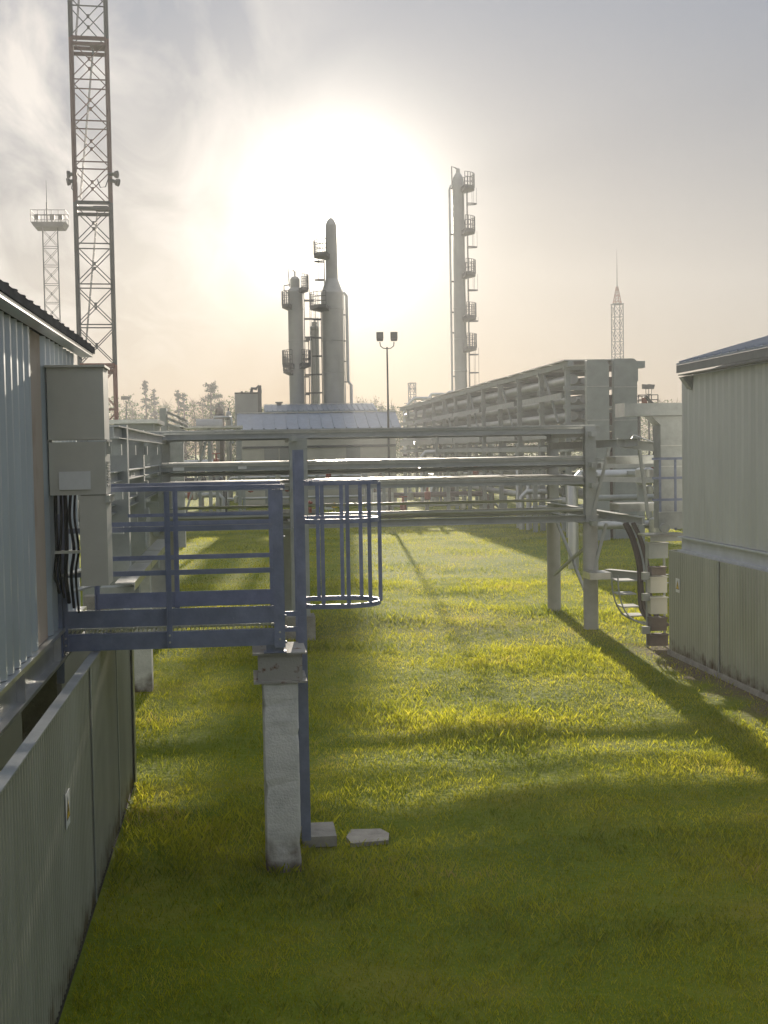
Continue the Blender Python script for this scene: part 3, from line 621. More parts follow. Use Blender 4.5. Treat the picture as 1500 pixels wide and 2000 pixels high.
MB().prism([(XQ-.17,4.40),(XQ-.02,4.2),(XQ-.02,4.43)], YE-.2, YE-.02).build('eave_bracket', M['galv_dull'], RB)
MB().prism([(XQ+.05,4.42),(XQ+3.3,4.55+sl2*3.2),(XQ+6.5,4.42)], YW, YW+.05).build('gable', M['wallR'], RB)
m = MB(); m.corr((6.80,YS,0),(0,-1,0),(-1,0,0),15.5,.08,1.68,.1,.02,flat=.3,back=.03); m.corr((6.83,YS+.03,0),(1,0,0),(0,1,0),4,.08,1.68,.1,.02,flat=.3,back=.03)
m.build('skirting', M['skirt'], RB)
for y in (12.2,15.4,18.4): MB().box(6.772,6.779,y,y+.06,.08,1.68).build('joint_strip', M['galv_dull'], RB)
MB().box(6.76,6.80,5.3,YS,.0,.075).build('base_rail', M['rawconc'], RB)

# ------------------------------------------------------------------ lattice towers
def lattice(cx, cy, zs, w, rot, leg_r, br_r, mats, root, wtop=None):
    c, s_ = math.cos(rot), math.sin(rot)
    def P(i, z):
        k = (z-zs[0][0])/(zs[-1][1]-zs[0][0]); ww = w if wtop is None else w+(wtop-w)*k
        a, b = [(-1,-1),(1,-1),(1,1),(-1,1)][i]; return Vector((cx+(a*c-b*s_)*ww/2, cy+(a*s_+b*c)*ww/2, z))
    for si,(z0,z1,nb) in enumerate(zs):
        mt = mats[si % len(mats)]
        for i in range(4): MB().tube([P(i,z0),P(i,z1)], leg_r, 8 if leg_r > .05 else 5).build('leg', mt, root)
        br = MB(); dz = (z1-z0)/nb
        for k in range(nb):
            a, b = z0+k*dz, z0+(k+1)*dz
            for i in range(4):
                j = (i+1)%4
                br.beam(P(i,a+.05*dz),P(j,b-.07*dz),br_r,br_r); br.beam(P(j,a+.05*dz),P(i,b-.07*dz),br_r,br_r)
                br.beam(P(i,b),P(j,b),br_r*1.3,br_r*1.3)
                mid = (P(i,a)+P(j,b))/2; br.box(mid.x-br_r*1.5,mid.x+br_r*1.5,mid.y-br_r*1.5,mid.y+br_r*1.5,mid.z-br_r*1.8,mid.z+br_r*1.8)
        br.build('bracing', mt, root)
        if nb >= 4 and leg_r > .05:
            m = MB()
            for zz in (z1-.22, z1): 
                for i in range(4): m.beam(P(i,zz),P((i+1)%4,zz),.16,.12)
            q0, q2 = P(0,z1-.1), P(2,z1-.1); m.box(cx+.05,cx+w*.45,cy-w*.4,cy+w*.4,z1-.14,z1-.1)
            m.build('rest_platform', mt, root)
    return P
pc = at(190,700,54); tcx = pc.x
def zt(py): return at(180,py,54).z
TW = T('lattice_tower', 'tallest lattice tower, red and grey, rising past the picture top on the left', 'tower', (tcx,54,0))
z715, z405, z82 = zt(715), zt(402), zt(85)
secs = [(0.0,z715,4),(z715,z405,4),(z405,z82,4),(z82,z82+6.7,4)]
lattice(tcx,54,secs,1.36,.10,.085,.035,[M['towerred'],M['tower'],M['towerred2'],M['tower']],TW)
for z0,z1,_ in secs:
    m = MB(); a = Vector((tcx-.5,54.1,z0+.3)); b = Vector((tcx+.15,54.1,z1-.2))
    for off in (-.15,.15): m.beam(a+Vector((0,off,0)),b+Vector((0,off,0)),.03,.03)
    for k in range(20):
        p = a.lerp(b,(k+.5)/20); m.beam(p-Vector((0,.15,0)),p+Vector((0,.15,0)),.02,.02)
    m.build('ladder', M['tower'], TW)
def horn(x,z,sgn,dn):
    m = MB(); p = Vector((x,53.3,z)); m.tube([p,p+Vector((sgn*.12,0,-dn*.3)),p+Vector((sgn*.25,-.05,-dn))], .07, 10); m.tube([p+Vector((sgn*.25,-.05,-dn)),p+Vector((sgn*.36,-.08,-dn*1.4))], .13, 12, r2=.15); return m
for px,py,sgn,dn in ((150,340,-1,.02),(212,340,1,.02),(150,352,-1,.06),(214,352,1,.08)):
    p = at(px,py,53.3); horn(p.x,p.z,sgn,dn).build('floodlight', M['fardark'], TW)
MB().tube([at(213,345,53.2),at(206,365,53.2),at(196,366,53.2),at(190,350,53.2)], .02, 5).tube([at(143,350,53.2),at(140,368,53.2),at(147,376,53.2)], .02, 5).build('cable', M['cable'], TW)

Yf = 104; pc = at(101,560,Yf)
FT = T('floodlight_tower', 'slim lattice floodlight tower with railed lamp platform and needle left of the tall tower', 'tower', (pc.x,Yf,0))
ztop = at(98,447,Yf).z
lattice(pc.x,Yf,[(0,ztop*.33,5),(ztop*.33,ztop*.66,5),(ztop*.66,ztop,5)],1.1,.12,.045,.03,[M['tower']],FT)
m = MB(); zp = ztop; m.prism([(pc.x-1.05,zp),(pc.x+1.05,zp),(pc.x+1.3,zp+.38),(pc.x-1.3,zp+.38)],Yf-1,Yf+1); fpl = m.build('platform', M['fardark'], FT)
m = MB()
for x in np.linspace(-1.28,1.28,6):
    for y in (-1,1): m.box(pc.x+x-.02,pc.x+x+.02,Yf+y-.02,Yf+y+.02,zp+.38,zp+1.25)
for z in (1.25,.85):
    for y in (-1,1): m.box(pc.x-1.3,pc.x+1.3,Yf+y-.02,Yf+y+.02,zp+z-.02,zp+z+.02)
    for x in (-1.28,1.28): m.box(pc.x+x-.02,pc.x+x+.02,Yf-1,Yf+1,zp+z-.02,zp+z+.02)
m.build('railing', M['fardark'], fpl)
for x in (-1.0,.15,.75): MB().box(pc.x+x-.02,pc.x+x+.3,Yf-.9,Yf-.6,zp+.55,zp+.95).box(pc.x+x+.1,pc.x+x+.16,Yf-.8,Yf-.74,zp+.38,zp+.55).build('floodlight', M['fardark'], FT)
MB().tube([(pc.x-.2,Yf,zp+.3),(pc.x-.2,Yf,zp+2)], .06, 6).tube([(pc.x-.2,Yf,zp+2),(pc.x-.2,Yf,at(92,352,Yf).z)], .035, 5, r2=.012).build('needle', M['tower'], FT)

Ym = 145; pc = at(1206,650,Ym)
MS = T('lightning_mast', 'slim lattice lightning mast with a needle top right of the tall column', 'mast', (pc.x,Ym,0))
z595 = at(1206,595,Ym).z
lattice(pc.x,Ym,[(0,z595*.5,6),(z595*.5,z595,7)],1.0,.1,.05,.035,[M['towerred'],M['tower']],MS)
lattice(pc.x,Ym,[(z595,at(1206,560,Ym).z,3)],.75,.1,.04,.03,[M['towerred']],MS,wtop=.15)
MB().box(pc.x-.6,pc.x+.6,Ym-.6,Ym+.6,z595,z595+.08).build('rest_platform', M['tower'], MS)
MB().tube([(pc.x,Ym,at(1206,562,Ym).z),(pc.x,Ym,at(1206,525,Ym).z)], .06, 6, r2=.04).tube([(pc.x,Ym,at(1206,525,Ym).z),(pc.x,Ym,at(1206,487,Ym).z)], .03, 5, r2=.01).build('needle', M['tower'], MS)

Yp = 178; pc = at(805,770,Yp)
PY = T('power_pylon', 'tiny distant power line pylon between the lamp pole and the tall column', 'pylon', (pc.x,Yp,0))
zt_ = at(805,748,Yp).z
lattice(pc.x,Yp,[(0,zt_*.75,6)],1.8,.2,.07,.05,[M['fardark']],PY,wtop=.8); lattice(pc.x,Yp,[(zt_*.75,zt_,2)],.8,.2,.06,.05,[M['fardark']],PY)
for z in (.78,.99): MB().box(pc.x-1.1 if z<.9 else pc.x-.6,pc.x+1.1 if z<.9 else pc.x+.6,Yp-.05,Yp+.05,zt_*z-.05,zt_*z+.05).build('crossarm', M['fardark'], PY)

# ------------------------------------------------------------------ process columns
def gallery(m_deck, m_rail, cx, cy, z, r0, r1, a0, a1, hh=1.15, slope=.25):
    n = max(4, int((a1-a0)/12)); vs = []; 
    for k in range(n+1):
        a = math.radians(a0+(a1-a0)*k/n); c_, s_ = math.cos(a), math.sin(a)
        vs += [(cx+c_*r0,cy+s_*r0,z-slope*1.6),(cx+c_*r1,cy+s_*r1,z-.06-.12),(cx+c_*r1,cy+s_*r1,z+.1),(cx+c_*r0,cy+s_*r0,z)]
    fs = [(k*4+j,k*4+(j+1)%4,(k+1)*4+(j+1)%4,(k+1)*4+j) for k in range(n) for j in range(4)]+[(0,1,2,3),(4*n+3,4*n+2,4*n+1,4*n)]
    m_deck.add(vs,fs)
    P = [Vector((cx+math.cos(math.radians(a0+(a1-a0)*k/n))*r1, cy+math.sin(math.radians(a0+(a1-a0)*k/n))*r1, z)) for k in range(n+1)]
    for k,p in enumerate(P):
        m_rail.box(p.x-.025,p.x+.025,p.y-.025,p.y+.025,z,z+hh)
        if k < n:
            for h in (hh,hh*.66,hh*.33): m_rail.beam(p+Vector((0,0,h)),P[k+1]+Vector((0,0,h)),.04,.04)
def cage(m, x, y, z0, z1, sgn, r=.36):
    for o_ in (-.2,.2): m.box(x-.025,x+.025,y+o_-.025,y+o_+.025,z0,z1)
    z = z0+.3
    while z < z1: m.box(x-.015,x+.015,y-.2,y+.2,z-.015,z+.015); z += .33
    z = z0+2.2; 
    zz = []
    while z < z1: zz.append(z); z += 1.5
    for z in zz:
        pts = [Vector((x+sgn*.8*math.sin(t)*1.0, y+.4*math.cos(t), z)) for t in np.linspace(0,math.pi,9)]
        for a,b in zip(pts,pts[1:]): m.beam(a,b,.03,.09)
    if zz:
        for t in (math.pi*.2,math.pi*.5,math.pi*.8): m.beam((x+sgn*.8*math.sin(t),y+.4*math.cos(t),zz[0]),(x+sgn*.8*math.sin(t),y+.4*math.cos(t),z1),.02,.03)
Yv = 110
def seams(r, z0, z1, _):
    o_ = []; z = z0
    while z < z1-.5: o_ += [(r,z),(r+.03,z+.02),(r+.03,z+.10),(r,z+.12)]; z += 2.6
    return o_
def vz(py, px=900): return at(px,py,Yv).z
def vx(px, py=700): return at(px,py,Yv).x
# tall right column
cx = vx(899.5); C1 = T('distillation_column', 'tallest slender distillation column standing apart on the right with railed galleries down its right side', 'column', (cx,Yv,0), 'process columns')
zt1 = vz(352)
MB().lathe(cx,Yv,[(.52,0)]+seams(.52,2,vz(560),.5)+[(.49,vz(555)),(.49,zt1-.3),(.42,zt1+.2),(.28,zt1+.45),(.18,zt1+.6),(.16,zt1+.9),(.04,zt1+1.0)],24).build('shell', M['vessel'], C1)
for py in (368,452,536,620,680): 
    d, r_ = MB(), MB(); gallery(d,r_,cx,Yv,vz(py),.55,1.35,-75,70); r_.build('gallery_rail', M['fardark'], d.build('gallery', M['fardark'], C1))
zz = [0]+[vz(p) for p in (680,620,536,452,368)]
for a,b in zip(zz,zz[1:]):
    m = MB(); cage(m,cx+.68,Yv+random.choice((-.3,.3)),a,b,1); m.build('ladder', M['fardark'], C1)
m = MB(); xp = vx(882.5); m.tube([(cx-.3,Yv,vz(366)),(xp+.1,Yv,vz(362)),(xp,Yv,vz(370)),(xp,Yv,.5)], .09, 10)
m.build('riser_pipe', M['pipe'], C1)
m = MB()
for py in (368,458,550,610,650,735): m.box(xp,cx-.4,Yv-.05,Yv+.05,vz(py)-.06,vz(py)+.06)
m.build('pipe_bracket', M['fardark'], C1)
MB().tube([(cx-.5,Yv,zt1-.4),(cx-.52,Yv,vz(325)),(cx-.2,Yv,vz(328)),(cx-.05,Yv,zt1+.9)], .05, 6).build('vent_pipe', M['fardark'], C1)
# big middle column
cx = vx(651); C2 = T('distillation_column', 'widest distillation column with conical shoulder in front of the sun', 'column', (cx,Yv,0), 'process columns')
zt2 = vz(428,650)
MB().lathe(cx,Yv,[(.88,0)]+seams(.88,2,vz(578,650),0)+[(.88,vz(572,650)),(.50,vz(545,650)),(.49,vz(500,650)),(.46,zt2-.5),(.3,zt2-.1),(.1,zt2+.1)],28).build('shell', M['vessel'], C2)
for py,a0,a1,r0 in ((498,110,250,.5),(600,110,250,.9)):
    d, r_ = MB(), MB(); gallery(d,r_,cx,Yv,vz(py,650),r0,r0+.95,a0,a1); r_.build('gallery_rail', M['fardark'], d.build('gallery', M['fardark'], C2))
m = MB(); cage(m,cx-.95,Yv-.2,0,vz(600,650),-1,.3); m.build('ladder', M['fardark'], C2)
m = MB(); cage(m,cx-.62,Yv-.2,vz(600,650),vz(500,650),-1,.3); m.build('ladder', M['fardark'], C2)
xp = vx(679); MB().tube([(cx+.8,Yv,vz(574,670)),(xp-.2,Yv,vz(572,670)),(xp,Yv,vz(578,670)),(xp,Yv,vz(745,670)),(xp+.25,Yv,vz(752,670)),(xp+.25,Yv,.5)], .13, 10).build('riser_pipe', M['pipe'], C2)
MB().tube([(vx(674),Yv+.3,.5),(vx(674),Yv+.3,vz(575,670))], .05, 6).tube([(vx(672),Yv+.3,vz(575,670)),(vx(672),Yv+.3,vz(510,670))], .02, 5).build('riser_pipe', M['pipe'], C2)
m = MB()
for py in (615,666,706,746): m.box(cx+.85,xp,Yv-.04,Yv+.04,vz(py,670)-.05,vz(py,670)+.05)
m.build('pipe_bracket', M['fardark'], C2)
# left column
cx = vx(579); C3 = T('distillation_column', 'left distillation column with stepped shoulder and galleries on both sides', 'column', (cx,Yv,0), 'process columns')
zt3 = vz(542,580)
MB().lathe(cx,Yv,[(.62,0)]+seams(.62,2,vz(575,580),0)+[(.62,vz(570,580)),(.56,vz(566,580)),(.39,vz(562,580)),(.39,zt3-.15),(.25,zt3+.05),(.05,zt3+.1)],24).tube([(cx,Yv,zt3),(cx,Yv,zt3+.5)],.07,8).build('shell', M['vessel'], C3)
for py,a0,a1,r0,r1 in ((565,-60,60,.5,1.1),(597,120,240,.6,1.1),(712,-70,250,.6,1.15),(724,125,240,.62,1.1)):
    d, r_ = MB(), MB(); gallery(d,r_,cx,Yv,vz(py,580),r0,r1,a0,a1); r_.build('gallery_rail', M['fardark'], d.build('gallery', M['fardark'], C3))
m = MB(); cage(m,cx+.7,Yv-.2,vz(712,580),vz(565,580),1,.3); m.build('ladder', M['fardark'], C3)
m = MB(); cage(m,cx+.7,Yv+.2,0,vz(712,580),1,.3); m.build('ladder', M['fardark'], C3)
MB().tube([(cx-.45,Yv,vz(560,580)),(cx-.55,Yv,vz(526,580)),(cx-.1,Yv,vz(528,580)),(cx,Yv,zt3+.3)], .04, 6).tube([(cx-.5,Yv,vz(575,580)),(cx-.9,Yv,vz(566,580)),(cx-.9,Yv,vz(558,580)),(cx-.4,Yv,vz(556,580))], .05, 6).build('vent_pipe', M['fardark'], C3)
MB().tube([(vx(607),Yv,.5),(vx(607),Yv,vz(640,600)),(vx(612),Yv,vz(638,600))], .04, 6).build('riser_pipe', M['pipe'], C3)
# thin vessel
cx = vx(619); C4 = T('process_vessel', 'thin short process vessel between the left and the widest distillation columns', 'vessel', (cx,Yv+3,0), 'process columns')
zt4 = vz(622,620)
MB().lathe(cx,Yv+3,[(.3,0),(.3,vz(650,620)),(.27,vz(648,620)),(.36,vz(645,620)),(.36,vz(641,620)),(.26,vz(640,620)),(.36,vz(636,620)),(.36,vz(632,620)),(.24,vz(630,620)),(.24,zt4)],16).build('shell', M['vessel'], C4)
MB().tube([(cx,Yv+3,zt4),(cx+.05,Yv+3,zt4+.3),(cx+.3,Yv+3,zt4+.35),(cx+.32,Yv+3,zt4-.2),(cx+.32,Yv+3,.5)], .06, 8).build('riser_pipe', M['pipe'], C4)
MB().box(cx-.75,cx-.25,Yv+2.7,Yv+3.3,vz(659,620),vz(655,620)).build('gallery', M['fardark'], C4)
m = MB(); cage(m,cx-.5,Yv+3,0,vz(656,620),-1,.3); m.build('ladder', M['fardark'], C4)

# twin lamp pole
Yl = 60; pl = at(757,740,Yl)
LP = T('lamp_pole', 'thin pole with two square floodlights on a curved fork in front of the bright sky', 'lamp', (pl.x,Yl,0))
zf = at(755,680,Yl).z; k_ = 1/43.3
MB().tube([(pl.x,Yl,0),(pl.x,Yl,zf+.05)], .075, 10, r2=.035).build('pole', M['fardark'], LP)
MB().tube([(pl.x-.32,Yl,zf+.28),(pl.x-.30,Yl,zf+.1),(pl.x-.18,Yl,zf),(pl.x,Yl,zf-.02),(pl.x+.18,Yl,zf),(pl.x+.30,Yl,zf+.1),(pl.x+.32,Yl,zf+.28)], .025, 6).build('fork', M['fardark'], LP)
for s_ in (-1,1):
    x = pl.x+s_*.32
    MB().box(x-.15,x+.15,Yl-.12,Yl+.12,zf+.42,zf+.72).prism([(x-.13,zf+.32),(x+.13,zf+.32),(x+.15,zf+.41),(x-.15,zf+.41)],Yl-.1,Yl+.1).build('floodlight', M['fardark'], LP)

def flood_cluster(px,py,Y,label):
    p = at(px,py,Y); o = T('floodlight_mast', label, 'lamp', (p.x,Y,0), 'small floodlight masts'); z = p.z
    MB().tube([(p.x,Y,0),(p.x,Y,z-.45)], .05, 8).build('pole', M['fardark'], o)
    m = MB()
    for s_ in (-.17,0,.17): m.tube([(p.x,Y,z-.42),(p.x+s_,Y,z-.38),(p.x+s_,Y,z-.1)], .02, 5)
    m.build('fork', M['fardark'], o)
    for s_ in (-.2,.12): MB().add([(p.x+s_-.17,Y-.12,z-.1),(p.x+s_+.15,Y-.12,z-.12),(p.x+s_+.22,Y-.12,z+.13),(p.x+s_-.17,Y-.12,z+.17),(p.x+s_-.17,Y+.12,z-.1),(p.x+s_+.15,Y+.12,z-.12),(p.x+s_+.22,Y+.12,z+.13),(p.x+s_-.17,Y+.12,z+.17)],
         [(0,1,2,3),(7,6,5,4),(0,4,5,1),(1,5,6,2),(2,6,7,3),(3,7,4,0)]).build('floodlight', M['fardark'], o)
flood_cluster(246,778,105,'small floodlight pair on a thin mast in front of the left tree line')
flood_cluster(1267,756,75,'small floodlight pair on a thin mast left of the right building roof')

for o_ in (SP,BD,RR,RP,JB,CD,CT): o_.location.x += .17
# ------------------------------------------------------------------ sheds and blocks
def shed(name, label, x0, x1, ye, yr, ze, zr, base, wallm, roofm, seam=.6):
    o = T(name, label, 'shed', (x0, ye, 0))
    MB().box(x0+.3,x1-.3,ye+.3,2*yr-ye-.3,0,ze-.02).build('wall', wallm, o)
    m = MB(); m.prism([(ye,ze),(ye,ze+.12),(yr,zr),(2*yr-ye,ze+.12),(2*yr-ye,ze),(yr,zr-.12)], x0, x1, 'x')
    for x in np.arange(x0+.2,x1,seam): m.beam((x,ye,ze+.15),(x,yr,zr+.03),.08,.09)
    rf = m.build('roof', roofm, o)
    MB().box(x0,x1,yr-.12,yr+.12,zr+.02,zr+.07).build('ridge_cap', M['galv'], rf)
    return o
p0, p1 = at(463,843,85), at(783,838,85); zr = at(620,806,88).z
SH = shed('long_shed', 'long low shed with pale blue seamed roof right behind the trestle beam', p0.x, p1.x, 85, 88, p0.z, zr, 0, M['shedwall'], M['roofblue'], .75)
for px in (530,560,690): 
    p = at(px,880,85.28); MB().box(p.x-.45,p.x+.45,85.27,85.295,.1,3.6).build('door', M['vessel'], SH)
MB().box(p0.x+.3,p1.x-.3,85.25,85.29,at(500,872,85).z-.15,at(500,872,85).z).build('band', M['fardark'], SH)
p0, p1 = at(517,806,104), at(737,803,104); zr = at(620,790,107).z
SB = shed('far_shed', 'second low shed with darker ribbed roof just above the long shed roof', p0.x, p1.x, 104, 107, p0.z, zr, 0, M['shedwall'], M['roofblue'], .4)
p = at(545,785,107); MB().box(p.x-.2,p.x+.2,106.8,107.2,zr-.3,p.z-.1).box(p.x-.3,p.x+.3,106.7,107.3,p.z-.1,p.z).build('roof_vent', M['fardark'], SB)
a, b = at(458,767,97), at(511,808,97)
BK = T('plant_block', 'square grey equipment block with curled pipe on its roof left of the distillation columns', 'equipment', (a.x,97,0))
MB().box(a.x,b.x,97,99,0,a.z).build('body', M['vessel'], BK)
MB().box(b.x-.25,b.x+.02,96.9,96.99,b.z,a.z+.5).build('corner_post', M['fardark'], BK)
MB().tube([(b.x-.7,98,a.z),(b.x-.65,98,a.z+.35),(b.x-.35,98,a.z+.3),(b.x-.2,98,a.z+.5),(b.x-.05,98,a.z+.2),(b.x-.05,98,a.z)], .12, 8).build('pipe', M['fardark'], BK)
MB().box(a.x+.45,a.x+.6,97.4,97.6,a.z,a.z+.12).box(a.x,b.x,96.95,97.0,a.z-.1,a.z+.02).build('roof_trim', M['fardark'], BK)

# round vessels left
def drum(px, py0, Y, w, label, m_='vessel', dome=True):
    p = at(px,py0,Y); o = T('storage_vessel', label, 'vessel', (p.x,Y,0), 'small vessels on the left'); r = w/2
    MB().lathe(p.x,Y,[(r,0),(r,p.z-.3),(r*.8,p.z-.1),(r*.4,p.z),(.05,p.z+.02)],18).build('shell', M[m_], o)
    MB().lathe(p.x,Y,[(r+.05,p.z-.6),(r+.05,p.z-.5)],18).build('band', M['fardark'], o)
    MB().tube([(p.x,Y,p.z-.02),(p.x,Y,p.z+.25)], .06, 8).build('nozzle', M['fardark'], o)
drum(428,795,92,.55,'slim reddish vessel standing in front of the left tree line','brown')
drum(446,803,94,.4,'thinnest grey vessel beside the square equipment block')
p = at(408,818,80); HT = T('horizontal_tank', 'rounded horizontal tank with pipes above the left end of the trestle beam', 'tank', (p.x,80,0))
MB().tube([(p.x-.75,80,p.z-.6),(p.x-.7,80,p.z-.6),(p.x+.75,80,p.z-.6),(p.x+.8,80,p.z-.6)], .6, 18).build('shell', M['vessel'], HT)
for s_ in (-.5,.5): MB().box(p.x+s_-.1,p.x+s_+.1,79.6,80.4,0,p.z-1.0).build('saddle', M['rawconc'], HT)
MB().tube([(p.x+.3,80,p.z-.1),(p.x+.3,80,p.z+.1),(p.x+1.3,80,p.z+.1),(p.x+1.35,80,p.z-1.5)], .08, 8).build('pipe', M['pipe'], HT)
a = at(311,797,48); LV = T('louvred_stack', 'grey upright duct with slanted louvre hood rising beyond the left trestle', 'duct', (a.x,48,0))
MB().box(a.x,a.x+.25,48,48.6,0,a.z).build('duct', M['galv_dull'], LV)
for k in range(4): MB().add([(a.x+.27,48,a.z-.1-k*.22),(a.x+.95,48.8,a.z-.42-k*.2),(a.x+.95,48.8,a.z-.52-k*.2),(a.x+.27,48,a.z-.2-k*.22),(a.x+.27,49,a.z-.1-k*.22),(a.x+.95,49.6,a.z-.42-k*.2),(a.x+.95,49.6,a.z-.52-k*.2),(a.x+.27,49,a.z-.2-k*.22)],
   [(0,1,2,3),(7,6,5,4),(0,4,5,1),(1,5,6,2),(2,6,7,3),(3,7,4,0)]).build('louvre', M['galv'], LV)
MB().box(a.x+.251,a.x+.8,48.3,48.9,0,a.z-.9).build('housing', M['galv_dull'], LV)
for i,(px0,px1,py,Y) in enumerate(((222,300,820,34),(300,352,830,52),(346,470,833,62))):
    a, b = at(px0,py,Y), at(px1,py,Y)
    o = T(('service_box','service_box','flat_canopy')[i], ['flat grey service building roof edge behind the receding left beam','low pale service box beyond the left trestle corner','long pale flat canopy on posts under the left tree line'][i], ('service building','service building','canopy')[i], (a.x,Y,0))
    if i < 2: MB().box(a.x,b.x,Y,Y+3,0,a.z-.1).build('wall', M['galv_dull'], o)
    else:
        for x in (a.x+.1,(a.x+b.x)/2,b.x-.1): MB().box(x-.08,x+.08,Y+.1,Y+.26,0,a.z-.1).build('post', M['rackpaint'], o)
        MB().beam((a.x+.2,Y+.3,.3),((a.x+b.x)/2,Y+.3,a.z-.2),.1,.1).build('brace', M['rackpaint'], o)
    MB().box(a.x-.1,b.x+.1,Y-.1,Y+3.1,a.z-.1,a.z).build('roof', M['galv'], o)

# ------------------------------------------------------------------ big pipe rack on the right
RX0, RX1 = 12.1, 14.0
RK = T('pipe_rack', 'high grey pipe rack with stacked pipes receding from the right towards the tallest column', 'pipe rack', (RX0,48,0))
ys_ = list(np.arange(48.5,100,4.3)); ZT = 6.5
for y in ys_:
    for x in (RX0,RX1): MB().box(x-.09,x+.09,y-.1,y+.1,0,ZT-.15).build('column', M['rackpaint'], RK)
    for z in (6.3,5.55,4.85,4.2,3.4): MB().box(RX0-.15,RX1+.15,y-.07,y+.07,z-.08,z+.08).build('cross_beam', M['rackpaint'], RK)
for x in (RX0,RX1):
    for z in (6.42,4.05,3.3): MB().box(x-.11,x+.11,48,100,z-.1,z+.1).build('long_beam', M['rackpaint'], RK)
for i,z in enumerate((5.7,5.0,4.37,3.6)):
    for j,x in enumerate((RX0+.25,RX0+.7,RX0+1.15,RX0+1.6)):
        r = (.19,.13,.16,.11)[(i+j)%4]; MB().tube([(x,48.6+.2*j,z+r),(x,75,z+r+.01),(x,99+j,z+r)], r, 10).build('pipe', M['pipe'], RK)
for x,z,h in ((RX0-.17,5.28,.22),(RX0-.17,3.85,.3),(RX1+.17,4.6,.4),(RX1+.17,5.8,.35)):
    for y in np.arange(48.7,99,8.6): MB().box(x-.02,x+.02,y,y+6.5+(y%3)*.6,z-h/2,z+h/2).build('tray_side', M['galv_dull'], RK)
for z in (2.6,2.0,1.3):
    MB().tube([(RX0+.3,49,z),(RX0+.3,97,z)], .14, 10).build('pipe', M['pipe'], RK); MB().tube([(RX0+1.2,50,z+.2),(RX0+1.2,97,z+.2)], .18, 10).build('pipe', M['pipe'], RK)
m = MB()
for y in np.arange(48,100,2.6): m.box(RX0-.25,RX1+.2,y,y+2.45,ZT+.03+.02*((int(y*7))%3),ZT+.07+.02*((int(y*7))%3))
m.build('walkway_cover', M['galv'], RK)
for y in np.arange(50,80,8.6): MB().beam((RX0,y,4.3),(RX0,y+2.4,6.3),.08,.08).build('brace', M['rackpaint'], RK)
def hood(name,label,pxa,pxb,Y,ztop,th):
    a, b = at(pxa,800,Y).x, at(pxb,800,Y).x; r = .18
    o = T(name,label,'duct',((a+b)/2,Y,0),'ducts at the rack end')
    pts = [(a,0)]+[(a+.03-.03*math.cos(t),ztop-.08+.08*math.sin(t)) for t in np.linspace(0,math.pi/2,5)]+[(b-r+r*math.sin(t),ztop-r+r*math.cos(t)) for t in np.linspace(0,math.pi/2,6)]+[(b,0)]
    m = MB().prism(pts,Y,Y+th); m.build('casing', M['rackpaint'], o)
    m = MB()
    for z in (1.5,2.9,4.3,5.5): m.box(a-.004,b+.004,Y-.01,Y-.001,z,z+.025)
    m.build('seam', M['galv'], o)
    return a,b
zt5 = at(1150,703,46.5).z
hood('wide_duct','left of the two wide pale ducts dropping from the near end of the pipe rack',1147,1190,46.5,zt5,.3)
hood('wide_duct','right of the two wide pale ducts at the end of the pipe rack',1200,1245,47.2,at(1220,700,47.2).z,.3)
a = at(1190,720,47.6); 
BP = T('rusty_stanchion', 'brown rusty stanchion with holes between the two wide ducts', 'stanchion', (a.x,47.6,0))
b = at(1203,720,47.6).x
for z0,z1 in ((0,3.9),(4.15,4.6),(4.85,5.25),(5.55,5.9),(6.1,6.3)): MB().box(a.x+.01,b+.15,47.6,47.9,z0,z1).build('segment', M['brown'], BP)
MB().box(b-.05,b+.12,47.55,47.95,0,6.3).build('strut', M['brown'], BP)
a, b = at(1240,705,48), at(1260,718,48)
MB().box(a.x-.2,b.x,48,48.5,b.z,a.z).build('end_arm', M['rackpaint'], RK); MB().box(a.x+.05,a.x+.12,48,48.1,b.z-.5,b.z).build('bracket', M['rackpaint'], RK)
# arched pipes at the far end
for i,(pa,pb,pk,Y) in enumerate(((790,850,778,104),(826,880,770,108),(850,935,766,103))):
    a, b, c_ = at(pa,800,Y), at(pb,786,Y), at((pa+pb)/2,pk,Y)
    o = T('arched_pipe', ['lowest arched pipe at the far left end of the pipe rack','middle arched pipe at the far end of the pipe rack','widest arched pipe just left of the foot of the tallest column'][i], 'pipe', (a.x,Y,0), 'arched pipes')
    w_ = b.x-a.x
    MB().tube([(a.x,Y,0),(a.x,Y,a.z)]+[(a.x+w_*t,Y,a.z+(c_.z-a.z)*min(1,2.2*math.sin(math.pi*(t*.5)))) for t in (.1,.2,.32,.45,.7)]+[(b.x,Y,c_.z-.1),(b.x+1.0,Y,c_.z-.6),(b.x+1.05,Y,0)], .13, 8).build('pipe_run', M['pipe'], o)
    MB().box(a.x-.2,a.x+.2,Y-.2,Y+.2,2.9,3.1).build('collar', M['fardark'], o)
# inclined cover near column foot
a, b, c_ = at(865,790,100), at(935,768,100), at(905,764,100)
RF = T('canopy_roof', 'bright slanted canopy at the foot of the tallest column', 'canopy', (a.x,100,0))
MB().prism([(a.x,a.z),(c_.x,c_.z),(b.x+.5,b.z-.2),(b.x+.5,b.z-.35),(c_.x,c_.z-.2),(a.x,a.z-.15)],99,102).build('cover', M['galv'], RF)
for x in (a.x+.2,b.x+.3): MB().box(x-.1,x+.1,99.5,99.7,0,b.z-.4).build('post', M['rackpaint'], RF)

